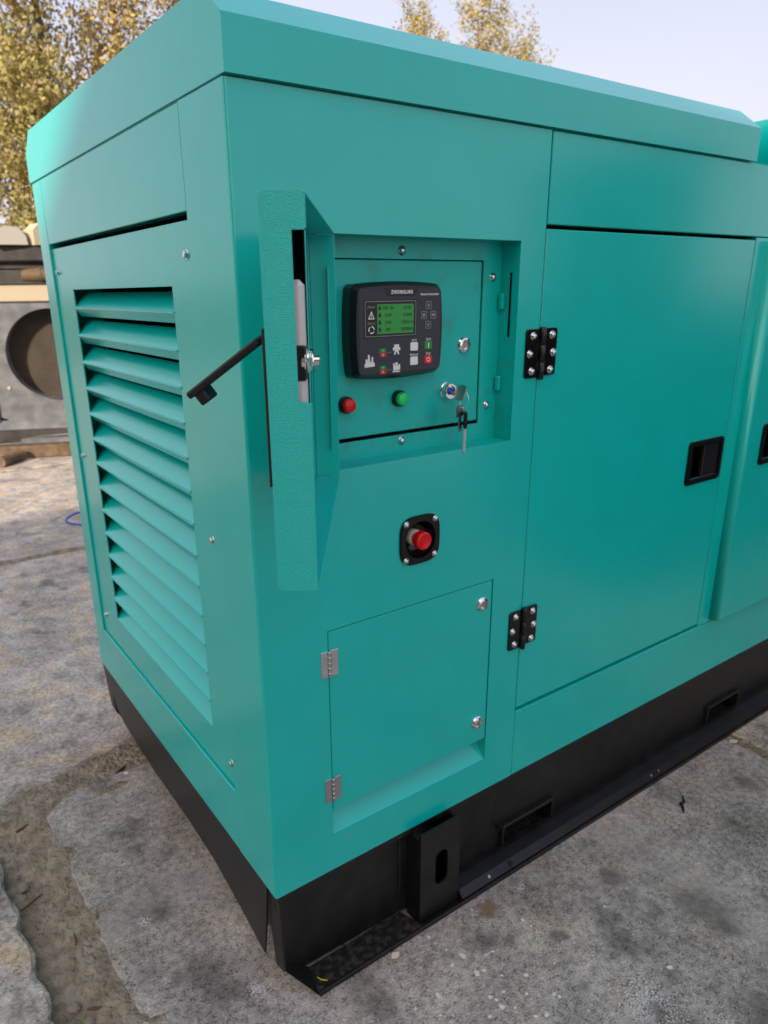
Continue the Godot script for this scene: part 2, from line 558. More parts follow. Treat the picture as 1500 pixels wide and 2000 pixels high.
func build_ground() -> void:
	var rng := RandomNumberGenerator.new()
	rng.seed = 21
	# earth under and between the slabs
	var earth := mat(Color.WHITE, 0.95, 0.0, 0.2)
	earth.albedo_texture = noise_tex(0.02, 512, false, 1.0, FastNoiseLite.TYPE_SIMPLEX, 31, two(Color(0.46, 0.415, 0.36), Color(0.61, 0.565, 0.505), 0.15, 0.85), 6)
	earth.normal_enabled = true
	earth.normal_texture = noise_tex(0.05, 512, true, 8.0, FastNoiseLite.TYPE_SIMPLEX, 32)
	triplanar(earth, 1.6)
	var g := Node3D.new()
	g.name = "ground"
	g.set_meta("kind", "structure")
	add_child(g)
	var b := MB.new()
	b.face([Vector3(-200, -0.05, -250), Vector3(250, -0.05, -250), Vector3(250, -0.05, 200), Vector3(-200, -0.05, 200)], Vector3.UP)
	obj("bare_earth", b, earth, g)
	# finely shaped earth filling the joints near the camera
	var nz := FastNoiseLite.new()
	nz.seed = 5
	nz.frequency = 6.0
	nz.fractal_octaves = 5
	var st := SurfaceTool.new()
	st.begin(Mesh.PRIMITIVE_TRIANGLES)
	var hh := func(x: float, z: float) -> Vector3:
		return Vector3(x, (lerpf(-0.020, -0.0015, smoothstep(-0.41, -0.28, x)) if z > -0.93 and x < 0.0 else -0.0055) + nz.get_noise_2d(x, z) * 0.0085, z)
	for band in [[-0.52, -1.25, -0.22, 0.9], [-0.6, -1.25, 2.3, -0.9], [1.6, -0.9, 1.85, 0.9], [-0.8, -3.6, 1.0, -3.1]]:
		var nx := int((band[2] - band[0]) / 0.012)
		var nn := int((band[3] - band[1]) / 0.012)
		for i in nx:
			for k in nn:
				var x: float = band[0] + i * 0.012
				var z: float = band[1] + k * 0.012
				for q in [[0, 0], [1, 0], [1, 1], [0, 0], [1, 1], [0, 1]]:
					st.add_vertex(hh.call(x + q[0] * 0.012, z + q[1] * 0.012))
	st.generate_normals()
	obj("joint_dirt", st.commit(), earth, g)

	var sp := []
	var org := Vector2(-0.6, -2.0)
	var size := 2.9
	for w in [[0.352, 0.066, 4], [0.362, 0.116, 3], [0.381, 0.146, 4], [0.347, 0.154, 4], [0.383, 0.151, 5], [0.427, 0.179, 3], [0.446, 0.181, 3], [0.378, 0.2, 5], [0.396, 0.205, 4], [0.419, 0.236, 3], [0.463, 0.267, 4], [0.362, 0.259, 4], [0.394, 0.267, 3], [0.431, 0.299, 3], [0.479, 0.334, 4], [0.483, 0.344, 4], [0.366, 0.289, 5], [0.368, 0.271, 4], [0.331, 0.29, 4], [0.388, 0.306, 3], [0.408, 0.345, 4], [0.429, 0.356, 4], [0.601, 0.248, 2], [0.759, 0.25, 3], [0.737, 0.44, 5], [0.746, 0.34, 2], [0.566, 0.161, 4], [0.215, 0.186, 3], [0.249, 0.228, 3], [0.273, 0.192, 4], [0.488, 0.068, 3], [0.57, 0.184, 3], [0.028, -1.2, 6], [-0.034, -0.959, 6], [-0.06, -0.925, 5], [-0.02, -0.93, 3]]:
		sp.append([(w[0] - org.x) / size, (w[1] - org.y) / size, w[2] * 0.00135 / size, 0])
	for i in 70:
		sp.append([(rng.randf_range(0.2, 0.85) - org.x) / size, (rng.randf_range(0.05, 0.6) - org.y) / size, rng.randf_range(0.0012, 0.0032) / size, 0])
	for w in [[-0.178, -0.368, 0.022], [-0.073, -0.956, 0.012], [0.627, 0.467, 0.075], [-0.04, -0.05, 0.03], [0.50, 0.10, 0.03], [0.72, 0.60, 0.06], [0.63, 0.09, 0.025]]:
		sp.append([(w[0] - org.x) / size, (w[1] - org.y) / size, w[2] / size, 1])
	for w in [[0.5, 0.18, 0.02], [0.62, 0.49, 0.03], [0.95, 0.40, 0.10], [1.3, 0.3, 0.06], [0.85, 0.2, 0.04], [0.6, 0.24, 0.025], [-0.12, -1.3, 0.025], [0.03, -1.42, 0.03], [-0.08, -1.75, 0.02], [-0.05, -0.55, 0.03], [0.80, 0.65, 0.09], [1.5, 0.2, 0.05]]:
		sp.append([(w[0] - org.x) / size, (w[1] - org.y) / size, w[2] / size, 2])
	for w in [[-0.03, -1.25, 0.04], [-0.17, -1.35, 0.03], [0.52, 0.09, 0.03], [-0.30, -1.20, 0.05], [0.26, 0.03, 0.02]]:
		sp.append([(w[0] - org.x) / size, (w[1] - org.y) / size, w[2] / size, 3])
	for i in 6:      # lugs of a tyre track pressed in mud on the slab behind
		for k in 3:
			sp.append([(-0.30 + i * 0.045 + k * 0.012 - org.x) / size, (-1.80 - k * 0.055 - i * 0.02 - org.y) / size, 0.013 / size, 2])
	var near_tex := concrete(2048, Color(0.588, 0.565, 0.55), 0.12, sp, 100)
	var cm := mat(Color.WHITE, 0.82, 0.0, 0.35)
	cm.albedo_texture = near_tex[0]
	cm.normal_enabled = true
	cm.normal_texture = near_tex[1]
	cm.normal_scale = 0.8
	var far_tex := concrete(1024, Color(0.655, 0.622, 0.595), 0.42, [], 140)
	var fm := mat(Color.WHITE, 0.85, 0.0, 0.35)
	fm.albedo_texture = far_tex[0]
	fm.normal_enabled = true
	fm.normal_texture = far_tex[1]
	fm.normal_scale = 0.8
	var P := func(a: Array) -> PackedVector2Array:
		var o := PackedVector2Array()
		for i in range(0, a.size(), 2):
			o.append(Vector2(a[i], a[i + 1]))
		return o
	slab(P.call([-0.27, 1.9, -0.262, 0.4, -0.264, -0.17, -0.272, -0.47, -0.28, -0.9, -0.20, -0.965, 0.3, -0.985, 1.66, -0.99, 1.66, 1.9]), 0.0, cm, g, org, size, 0.006, rng)
	slab(P.call([-2.2, 1.9, -2.2, -0.8, -0.44, -0.8, -0.432, -0.55, -0.424, -0.35, -0.415, -0.2, -0.41, 1.9]), 0.014, fm, g, Vector2(0.3, 0.2), 2.4, 0.009, rng)
	slab(P.call([-2.2, -3.2, -2.2, -0.98, -0.45, -1.03, -0.23, -1.075, 0.06, -1.15, 0.7, -1.13, 1.7, -1.13, 1.7, -3.2]), 0.0, fm, g, org, 2.4, 0.008, rng)
	slab(P.call([1.72, 1.9, 1.715, -0.99, 3.9, -0.99, 3.9, 1.9]), 0.003, fm, g, Vector2(0.9, 0.1), 2.4, 0.008, rng)
	slab(P.call([1.76, -3.2, 1.76, -1.13, 3.9, -1.13, 3.9, -3.2]), 0.0, fm, g, Vector2(0.5, 0.8), 2.4, 0.008, rng)
	for i in range(-4, 6):
		for k in range(-7, 5):
			var x0 := -2.2 + i * 2.05 + (0.0 if i < 0 else 0.0)
			var z1 := -3.3 - k * 2.4 if k >= 0 else 1.98 - (k + 1) * 2.4 + 2.3
			var z0 := z1 - 2.3
			if k < 0 and z0 < 1.9:
				continue
			slab(P.call([x0, z0, x0, z1, x0 + 1.98, z1, x0 + 1.98, z0]), rng.randf_range(-0.004, 0.003), fm, g, Vector2(rng.randf() * 3, rng.randf() * 3), 2.4, 0.01, rng, 0.15)

# ---------------------------------------------------------------- what stands round the yard (seen in reflections, shades the yard)
func build_surroundings() -> void:
	var wall := mat(Color.WHITE, 0.85)
	wall.albedo_texture = noise_tex(0.01, 256, false, 1.0, FastNoiseLite.TYPE_SIMPLEX_SMOOTH, 51, two(Color(0.5, 0.48, 0.45), Color(0.62, 0.6, 0.56)))
	triplanar(wall, 0.4)
	# machines across the yard, mirrored in the paint of the generator
	var b0 := MB.new()
	b0.bx(Vector3(-0.18, 0.0, -0.35), Vector3(0.18, 2.0, 0.35), 0.02)
	tag(obj("steel_cabinet", b0, mat(Color(0.13, 0.16, 0.18), 0.5), self, place(Vector3(2.58, 0, 1.27))), "tall dark steel cabinet standing across the yard in front of the generator", "cabinet")
	b0 = MB.new()
	b0.at(Transform3D(Basis(Vector3(0, 0, -1), Vector3(0, 1, 0), Vector3(1, 0, 0)), Vector3.ZERO))
	b0.prism(rrect(-0.8, 0.0, 0.8, 1.32, 0.22, 6), 0.0, 3.4, rrect(-0.75, 0.05, 0.75, 1.27, 0.2, 6), 3.3)
	tag(obj("covered_machine", b0, mat(Color(0.11, 0.12, 0.13), 0.7), self, place(Vector3(2.85, 0, 1.68))), "low machine under a dark cover across the yard from the generator", "machine")
	# gabled warehouse to the left; the eave line of its end wall throws the long shadow over the yard
	var h := thing("warehouse", "plain grey gabled warehouse with a dark doorway left of the yard, out of the frame", "building", Vector3(-8.0, 0, 0))
	var gable := PackedVector2Array([Vector2(-1.7, -0.05), Vector2(-1.7, 4.72), Vector2(-8.0, 7.87), Vector2(-14.3, 4.72), Vector2(-14.3, -0.05)])
	var b := MB.new()
	b.at(Transform3D(Basis(Vector3(0, 0, -1), Vector3(0, 1, 0), Vector3(1, 0, 0)), Vector3.ZERO))
	b.prism(gable, -0.3, 0.0)
	b.prism(gable, -12.0, -11.7)
	b.bx(Vector3(-2.0, -0.05, -11.7), Vector3(-1.7, 4.7, -0.3), 0.0)
	b.bx(Vector3(-14.3, -0.05, -11.7), Vector3(-14.0, 4.7, -0.3), 0.0)
	obj("wall", b, wall, h)
	b = MB.new()
	b.at(Transform3D(Basis(Vector3(0, 0, -1), Vector3(0, 1, 0), Vector3(1, 0, 0)), Vector3.ZERO))
	b.prism(PackedVector2Array([Vector2(-1.4, 4.585), Vector2(-1.4, 4.705), Vector2(-8.0, 8.005), Vector2(-14.6, 4.705), Vector2(-14.6, 4.585), Vector2(-8.0, 7.885)]), -12.2, 0.05)
	obj("roof", b, mat(Color(0.42, 0.44, 0.47), 0.5), h)
	b = MB.new()
	b.bx(Vector3(0.002, 0, 6.2), Vector3(0.06, 4.0, 9.8), 0.0)
	obj("door", b, mat(Color(0.12, 0.14, 0.17), 0.5), h)

# ---------------------------------------------------------------- the generator set
func build_generator() -> void:
	var G := thing("generator_set", "big teal generator set on a black steel skid with its control panel door open", "generator")
	var teal: Material = mats.teal
	var blk: Material = mats.black_steel
	var hexb := hex_bolt()
	var panb := pan_bolt()
	var top := 1.718
	var bot := 0.268
	var W := -1.221
	var LEN := 3.1
	var b: MB

	# --- corner post, folded from one sheet: the left edge of the louvred end and the whole control side
	b = MB.new()
	var r := 0.005
	# end face strip
	b.at(place(Vector3(0, 0, 0), LEFT))
	b.prism(rect(-0.166, bot, -r, top), -0.003, 0.0)
	b.at(Transform3D())
	# fold
	b.smooth(true)
	for i in 5:
		var a0 := PI / 2 * i / 5.0
		var a1 := PI / 2 * (i + 1) / 5.0
		var p0 := Vector3(r - r * cos(a0), 0, -r + r * sin(a0))
		var p1 := Vector3(r - r * cos(a1), 0, -r + r * sin(a1))
		b.face([p0 + Vector3.UP * bot, p1 + Vector3.UP * bot, p1 + Vector3.UP * top, p0 + Vector3.UP * top], Vector3(-1, 0, 1))
	b.smooth(false)
	# control side: lower half round the small door, upper half round the recess
	b.ring(rect(r, bot, 0.672, 0.87), rect(0.141, 0.357, 0.576, 0.829), -0.003, 0.0)
	b.ring(rect(r, 1.07, 0.672, top), rect(0.125, 1.135, 0.605, 1.523), -0.003, 0.0)
	var loops := ray_loops(Vector2(0.362, 0.967), Rect2(r, 0.87, 0.672 - r, 0.2), 0.041)
	b.ring(loops[0], loops[1], -0.003, 0.0)
	obj("corner_panel", b, teal, G)

	for q in [[0.166, 0.352, 0.19, 0.322], [0.235, 0.352, 0.236, 0.349], [0.33, 0.351, 0.3315, 0.3485]]:
		b = MB.new()
		var sa := Vector2(q[0], q[1])
		var sb := Vector2(q[2], q[3])
		var sn := (sb - sa).orthogonal().normalized() * 0.0006
		b.prism(PackedVector2Array([sa - sn, sb - sn * 0.5, sb + sn * 0.5, sa + sn]), 0.0, 0.0002)
		obj("scratch", b, mats.print_dim, G)

	# --- louvred end
	b = MB.new()
	b.at(place(Vector3.ZERO, LEFT))
	b.bx(Vector3(-1.127, 1.562, -0.03), Vector3(-0.168, top, -0.0005), 0.0012)
	obj("end_header_panel", b, teal, G)
	b = MB.new()
	b.at(place(Vector3.ZERO, LEFT))
	b.bx(Vector3(W, 0.405, -0.03), Vector3(-1.129, top, 0.0), 0.002)
	obj("far_post", b, teal, G)
	b = MB.new()
	b.at(place(Vector3.ZERO, LEFT))
	b.bx(Vector3(W, bot, -0.03), Vector3(-0.168, 0.4235, -0.0005), 0.0015)
	b.bx(Vector3(W, 0.4, -0.03), Vector3(-1.129, 0.41, -0.001), 0.0)
	obj("end_lower_panel", b, teal, G)
	# louvre panel
	var lz0 := -0.965
	var lz1 := -0.277
	b = MB.new()
	b.at(place(Vector3(0.006, 0, 0), LEFT))
	b.ring(rect(-1.126, 0.428, -0.1685, 1.5495), rect(lz0, 0.522, lz1, 1.447), -0.003, 0.0)
	# lip at the foot of the opening, and the return along its top edge
	var lp := obj("louver_panel", b, teal, G)
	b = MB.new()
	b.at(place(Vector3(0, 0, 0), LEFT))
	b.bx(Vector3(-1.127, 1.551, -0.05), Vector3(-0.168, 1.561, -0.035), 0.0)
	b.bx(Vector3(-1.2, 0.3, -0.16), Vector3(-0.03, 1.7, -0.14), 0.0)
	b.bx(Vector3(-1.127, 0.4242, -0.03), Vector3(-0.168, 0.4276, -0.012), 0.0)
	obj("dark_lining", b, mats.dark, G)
	# one slat: a blade sloping up and inwards, and a lip folded back under it
	b = MB.new()
	var tip := Vector3(0.0, 0.0, 0.0)
	var th := 0.0015
	for s in [[Vector2(0.0, 0.0), Vector2(0.040, 0.037)], [Vector2(0.0, 0.0), Vector2(0.017, -0.0195)]]:
		var d: Vector2 = (s[1] - s[0]).normalized()
		var nn := d.orthogonal() * th
		if nn.x > 0:
			nn = -nn
		var ext := 0.035 if s[1].y > 0 else 0.012
		var A0 := Vector3(s[0].x, s[0].y, lz0)
		var A1 := Vector3(s[0].x, s[0].y, lz1)
		var B0 := Vector3(s[1].x, s[1].y, lz0 - ext)
		var B1 := Vector3(s[1].x, s[1].y, lz1 + 0.01)
		var o := Vector3(-nn.x, -nn.y, 0)
		b.face([A0, A1, B1, B0], -o)
		b.face([A0 + o, A1 + o, B1 + o, B0 + o], o)
		b.face([B0, B1, B1 + o, B0 + o], Vector3(d.x, d.y, 0))
		b.face([A0, B0, B0 + o, A0 + o], Vector3(0, 0, -1))
		b.face([A1, B1, B1 + o, A1 + o], Vector3(0, 0, 1))
	# rounded fold line that catches the light
	b.tube([Vector3(0.0012, 0, lz0 + 0.001), Vector3(0.0012, 0, lz1 - 0.001)], 0.0017, 8)
	var slat_mesh := b.done()
	for i in 13:
		obj("slat", slat_mesh, teal, lp, place(Vector3(0.003, 1.4015 - i * 0.0676, 0)))
	# last blade under the thirteenth slat, running down to the foot of the opening
	b = MB.new()
	b.face([Vector3(0.006, 0.523, lz0), Vector3(0.006, 0.523, lz1), Vector3(0.046, 0.563, lz1 + 0.01), Vector3(0.046, 0.563, lz0 - 0.035)], Vector3(-1, 1, 0))
	obj("sill_blade", b, teal, lp)
	for p in [[1.497, -0.194], [1.491, -1.088], [0.995, -1.091], [0.988, -0.185], [0.495, -1.082], [0.485, -0.182]]:
		obj("bolt", hexb, mats.zinc, lp, place(Vector3(0.006, p[0], p[1]), LEFT))

	# --- roof hood: upright skirt, sloping shoulder, flat top
	b = MB.new()
	var prof := PackedVector2Array([Vector2(-0.007, 1.7215), Vector2(-0.007, 1.7925), Vector2(0.052, 1.8385), Vector2(1.175, 1.8385), Vector2(1.239, 1.7925), Vector2(1.239, 1.722)])
	# profile runs across the set: x of the polygon is -z
	b.at(Transform3D(Basis(Vector3(0, 0, -1), Vector3(0, 1, 0), Vector3(1, 0, 0)), Vector3.ZERO))
	b.prism(prof, -0.0005, 1.396)
	obj("roof_hood", b, teal, G)
	b = MB.new()
	b.at(Transform3D(Basis(Vector3(0, 0, -1), Vector3(0, 1, 0), Vector3(1, 0, 0)), Vector3.ZERO))
	var prof2 := PackedVector2Array([Vector2(-0.002, 1.722), Vector2(-0.002, 1.8), Vector2(0.03, 1.8305), Vector2(1.19, 1.8305), Vector2(1.239, 1.8), Vector2(1.239, 1.722)])
	b.prism(prof2, 1.503, LEN)
	obj("roof_hood", b, teal, G)
	b = MB.new()
	b.at(Transform3D(Basis(Vector3(0, 0, -1), Vector3(0, 1, 0), Vector3(1, 0, 0)), Vector3.ZERO))
	b.bx(Vector3(0.01, 1.690, 0.004), Vector3(1.2, 1.7215, LEN - 0.01), 0.0)
	obj("roof_deck", b, teal, G)

	# --- right hand part of the front
	b = MB.new()
	b.bx(Vector3(0.6765, 1.555, -0.03), Vector3(LEN, top, 0.0), 0.0015)
	obj("front_header_panel", b, teal, G)
	b = MB.new()
	b.bx(Vector3(0.6745, bot, -0.03), Vector3(LEN, 0.4525, 0.0), 0.0015)
	obj("front_lower_panel", b, teal, G)
	b = MB.new()
	var sheet := rect(0.678, 0.464, 1.4605, 1.545)
	b.ring(sheet, rect(1.2995, 0.940, 1.4315, 1.030), -0.0035, -0.001)
	b.ring(rect(0.6765, 0.4625, 1.462, 1.5465), sheet, -0.028, -0.0022)
	for q in [[0, 1, Vector3(0, -1, 1)], [1, 2, Vector3(1, 0, 1)], [2, 3, Vector3(0, 1, 1)], [3, 0, Vector3(-1, 0, 1)]]:
		var ou := rect(0.6765, 0.4625, 1.462, 1.5465)
		b.face([Vector3(ou[q[0]].x, ou[q[0]].y, -0.0022), Vector3(ou[q[1]].x, ou[q[1]].y, -0.0022), Vector3(sheet[q[1]].x, sheet[q[1]].y, -0.001), Vector3(sheet[q[0]].x, sheet[q[0]].y, -0.001)], q[2])
	var dr := obj("engine_door", b, teal, G)
	b = MB.new()
	b.bx(Vector3(1.464, 0.4545, -0.03), Vector3(1.56, 1.553, 0.0), 0.001)
	obj("door_post", b, teal, G)
	b = MB.new()
	var d2 := rect(1.521, 0.464, 2.32, 1.5465)
	var d3 := rect(1.536, 0.469, 2.315, 1.5415)
	b.ring(d3, rect(1.617, 0.958, 1.749, 1.048), 0.024, 0.0285)
	for q in [[0, 1, Vector3(0, -1, 1)], [1, 2, Vector3(1, 0, 1)], [2, 3, Vector3(0, 1, 1)], [3, 0, Vector3(-1, 0, 1)]]:
		b.smooth(true)
		var o3: Vector3 = q[2]
		var prev := [d2[q[0]], d2[q[1]], -0.001]
		for k in 6:
			var f := k / 5.0
			var e := sin(f * PI / 2)
			var g2 := 1.0 - cos(f * PI / 2)
			var nx: Array = [d2[q[0]].lerp(d3[q[0]], g2), d2[q[1]].lerp(d3[q[1]], g2), 0.012 + 0.0165 * e]
			b.face([Vector3(prev[0].x, prev[0].y, prev[2]), Vector3(prev[1].x, prev[1].y, prev[2]), Vector3(nx[1].x, nx[1].y, nx[2]), Vector3(nx[0].x, nx[0].y, nx[2])], o3)
			prev = nx
		b.smooth(false)
	var dr2 := obj("engine_door", b, teal, G)
	b = MB.new()
	b.bx(Vector3(0.62, 0.44, -0.10), Vector3(LEN, 1.56, -0.045), 0.0)
	b.bx(Vector3(2.33, 0.4545, -0.03), Vector3(LEN, 1.553, -0.002), 0.0)
	obj("dark_lining", b, mats.dark, G)
	# far sides, so that the body is closed
	b = MB.new()
	b.bx(Vector3(0.0305, bot, W), Vector3(LEN, top - 0.0285, W + 0.03), 0.002)
	obj("back_panel", b, teal, G)
	b = MB.new()
	b.bx(Vector3(LEN - 0.03, bot, W + 0.031), Vector3(LEN - 0.0005, top - 0.0285, -0.031), 0.002)
	obj("far_end_panel", b, teal, G)

	# --- black steel hinges of the engine door
	for y in [1.309, 0.681]:
		var hn := black_hinge(y == 0.681)
		var root: MeshInstance3D = obj("hinge", hn[0], mats.black_gloss, dr, place(Vector3(0.677, y, 0.0)))
		obj("knuckle", hn[1], mats.black, root)
		for p in [[-0.026, 0.035], [-0.034, 0.0], [-0.026, -0.035], [0.030, 0.036], [0.036, 0.0], [0.030, -0.035]]:
			obj("bolt", panb, mats.zinc, root, place(Vector3(p[0], p[1], 0.0042)))
	latch(dr, Vector3(1.3655, 0.985, -0.001))
	latch(dr2, Vector3(1.683, 1.003, 0.0285))

	control_recess(G, panb)
	control_door(G)
	emergency_stop(G, panb)
	small_door(G)
	skid(G)

func black_hinge(flip: bool) -> Array:
	var b := MB.new()
	b.prism(rrect(-0.045, -0.049, -0.008, 0.049, 0.006, 3), 0.0, 0.004, rrect(-0.0442, -0.0482, -0.0088, 0.0482, 0.0056, 3), 0.0032)
	b.prism(rrect(0.004, -0.046, 0.047, 0.050, 0.006, 3), 0.0, 0.004, rrect(0.0048, -0.0452, 0.0462, 0.0492, 0.0056, 3), 0.0032)
	for q in [[0.03, 0.049], [-0.012, 0.01], [-0.049, -0.034]]:
		b.bx(Vector3(-0.0095, q[0], 0.0003), Vector3(0.006, q[1], 0.0038), 0.0003)
	var k := MB.new()
	for q in [[0.0175, 0.053], [-0.0175, 0.0172], [-0.053, -0.0178]]:
		k.at(Transform3D(Basis(Vector3(1, 0, 0), Vector3(0, 0, -1), Vector3(0, 1, 0)), Vector3(0.0, q[0], 0.0065)))
		k.lathe([Vector2(0, 0), Vector2(0.0055, 0), Vector2(0.0062, 0.0008), Vector2(0.0062, q[1] - q[0] - 0.0012), Vector2(0.0055, q[1] - q[0] - 0.0004), Vector2(0, q[1] - q[0] - 0.0004)], 14, true)
	return [b, k]

func latch(parent: Node, p: Vector3) -> void:
	var b := MB.new()
	var o := rrect(-0.083, -0.060, 0.083, 0.060, 0.012, 4)
	var i := rrect(-0.066, -0.045, 0.066, 0.045, 0.004, 4)
	b.ring(o, i, 0.0, 0.004)
	# rolled rim
	b.ring(rrect(-0.081, -0.058, 0.081, 0.058, 0.011, 4), rrect(-0.0685, -0.0475, 0.0685, 0.0475, 0.006, 4), 0.0035, 0.0062)
	var root := obj("latch", b, mats.black, parent, place(p))
	b = MB.new()
	b.bx(Vector3(-0.067, -0.046, -0.028), Vector3(0.067, 0.046, -0.0265), 0.0)
	for s in [-1, 1]:
		b.bx(Vector3(-0.067, s * 0.0465 - 0.0005, -0.026), Vector3(0.067, s * 0.0465 + 0.0005, 0.0002), 0.0)
		b.bx(Vector3(s * 0.0675 - 0.0005, -0.046, -0.026), Vector3(s * 0.0675 + 0.0005, 0.046, 0.0002), 0.0)
	obj("latch_cup", b, mats.black, root)
	b = MB.new()
	b.bx(Vector3(-0.006, -0.0435, -0.010), Vector3(0.0655, 0.0435, 0.0025), 0.002)
	obj("paddle", b, mats.ctrl, root)
	b = MB.new()
	b.at(place(Vector3(-0.045, 0.0, -0.0262)))
	b.lathe([Vector2(0, 0.012), Vector2(0.009, 0.012), Vector2(0.011, 0.010), Vector2(0.011, 0)], 16)
	obj("lock", b, mats.brushed, root)
	b = MB.new()
	b.bx(Vector3(-0.045, -0.0438, 0.0042), Vector3(0.055, -0.0425, 0.0068), 0.0003)
	obj("rim_line", b, mats.ctrl_face, root)

func control_recess(G: Node, panb: Mesh) -> void:
	var teal: Material = mats.teal
	var D := -0.05
	var b := MB.new()
	# four walls of the recess and the frame at its back
	b.bx(Vector3(0.605, 1.133, D), Vector3(0.607, 1.525, -0.0035), 0.0)
	b.bx(Vector3(0.123, 1.133, D), Vector3(0.125, 1.525, -0.0035), 0.0)
	b.bx(Vector3(0.1255, 1.523, D), Vector3(0.6045, 1.525, -0.0035), 0.0)
	b.bx(Vector3(0.1255, 1.133, D), Vector3(0.6045, 1.135, -0.0035), 0.0)
	b.ring(rect(0.123, 1.133, 0.607, 1.525), rect(0.166, 1.170, 0.557, 1.489), D - 0.004, D)
	var root := obj("control_recess", b, mats.smudged, G)
	b = MB.new()
	b.bx(Vector3(0.13, 1.14, D - 0.03), Vector3(0.60, 1.515, D - 0.02), 0.0)
	obj("dark_lining", b, mats.dark, root)
	b = MB.new()
	b.bx(Vector3(0.169, 1.1765, D - 0.012), Vector3(0.5550, 1.4872, D - 0.002), 0.0018)
	var ip := obj("control_panel", b, mats.smudged, G)
	for p in [[0.353, 1.503], [0.582, 1.458], [0.579, 1.206], [0.355, 1.158]]:
		obj("bolt", panb, mats.zinc, root, place(Vector3(p[0], p[1], D)))
	# slit and two clips in the right wall
	b = MB.new()
	b.bx(Vector3(0.6035, 1.343, -0.023), Vector3(0.6049, 1.466, -0.019), 0.0)
	obj("slot", b, mats.dark, root)
	for y in [1.412, 1.250]:
		b = MB.new()
		b.bx(Vector3(0.596, y - 0.015, -0.046), Vector3(0.6046, y + 0.015, -0.034), 0.002)
		obj("clip", b, teal, root)
	controller(ip)
	# indicator lamps
	var Z := D - 0.002
	for q in [[0.2255, 1.2395, mats.red_lens], [0.347, 1.2405, mats.green_lens]]:
		b = MB.new()
		b.lathe([Vector2(0.0155, 0), Vector2(0.0155, 0.009), Vector2(0.0145, 0.0105), Vector2(0.0125, 0.0105)], 28)
		var lamp := obj("lamp", b, mats.black, ip, place(Vector3(q[0], q[1], Z)))
		b = MB.new()
		b.lathe([Vector2(0.0125, 0.009), Vector2(0.0125, 0.0165), Vector2(0.0118, 0.019), Vector2(0.009, 0.0203), Vector2(0, 0.0208)], 28, true)
		obj("lens", b, q[2], lamp)
	# square quarter-turn lock
	lock(ip, Vector3(0.512, 1.331, Z), 0.0165)
	# key switch
	b = MB.new()
	b.lathe([Vector2(0.017, 0), Vector2(0.017, 0.003), Vector2(0.0155, 0.0045), Vector2(0.0155, 0.014), Vector2(0.0145, 0.016), Vector2(0.011, 0.016), Vector2(0.0105, 0.012), Vector2(0, 0.012)], 24)
	var ks := obj("key_switch", b, mats.chrome, ip, place(Vector3(0.468, 1.245, Z)))
	b = MB.new()
	b.lathe([Vector2(0.0075, 0.0122), Vector2(0.0075, 0.0155), Vector2(0.0066, 0.0165), Vector2(0, 0.0165)], 20)
	obj("blue_collar", b, mats.blue, ks)

func lock(parent: Node, p: Vector3, r: float) -> void:
	var b := MB.new()
	b.lathe([Vector2(r, 0), Vector2(r, 0.002), Vector2(r * 0.86, 0.0055), Vector2(r * 0.62, 0.007), Vector2(r * 0.56, 0.007), Vector2(r * 0.54, 0.0015), Vector2(0, 0.0015)], 26)
	var k := obj("lock", b, mats.chrome, parent, place(p))
	b = MB.new()
	var h := r * 0.3
	b.at(Transform3D(Basis(Vector3(0, 0, 1), 0.5), Vector3.ZERO))
	b.bx(Vector3(-h, -h, 0.0017), Vector3(h, h, 0.0055), 0.0006)
	obj("lock_core", b, mats.brushed, k)

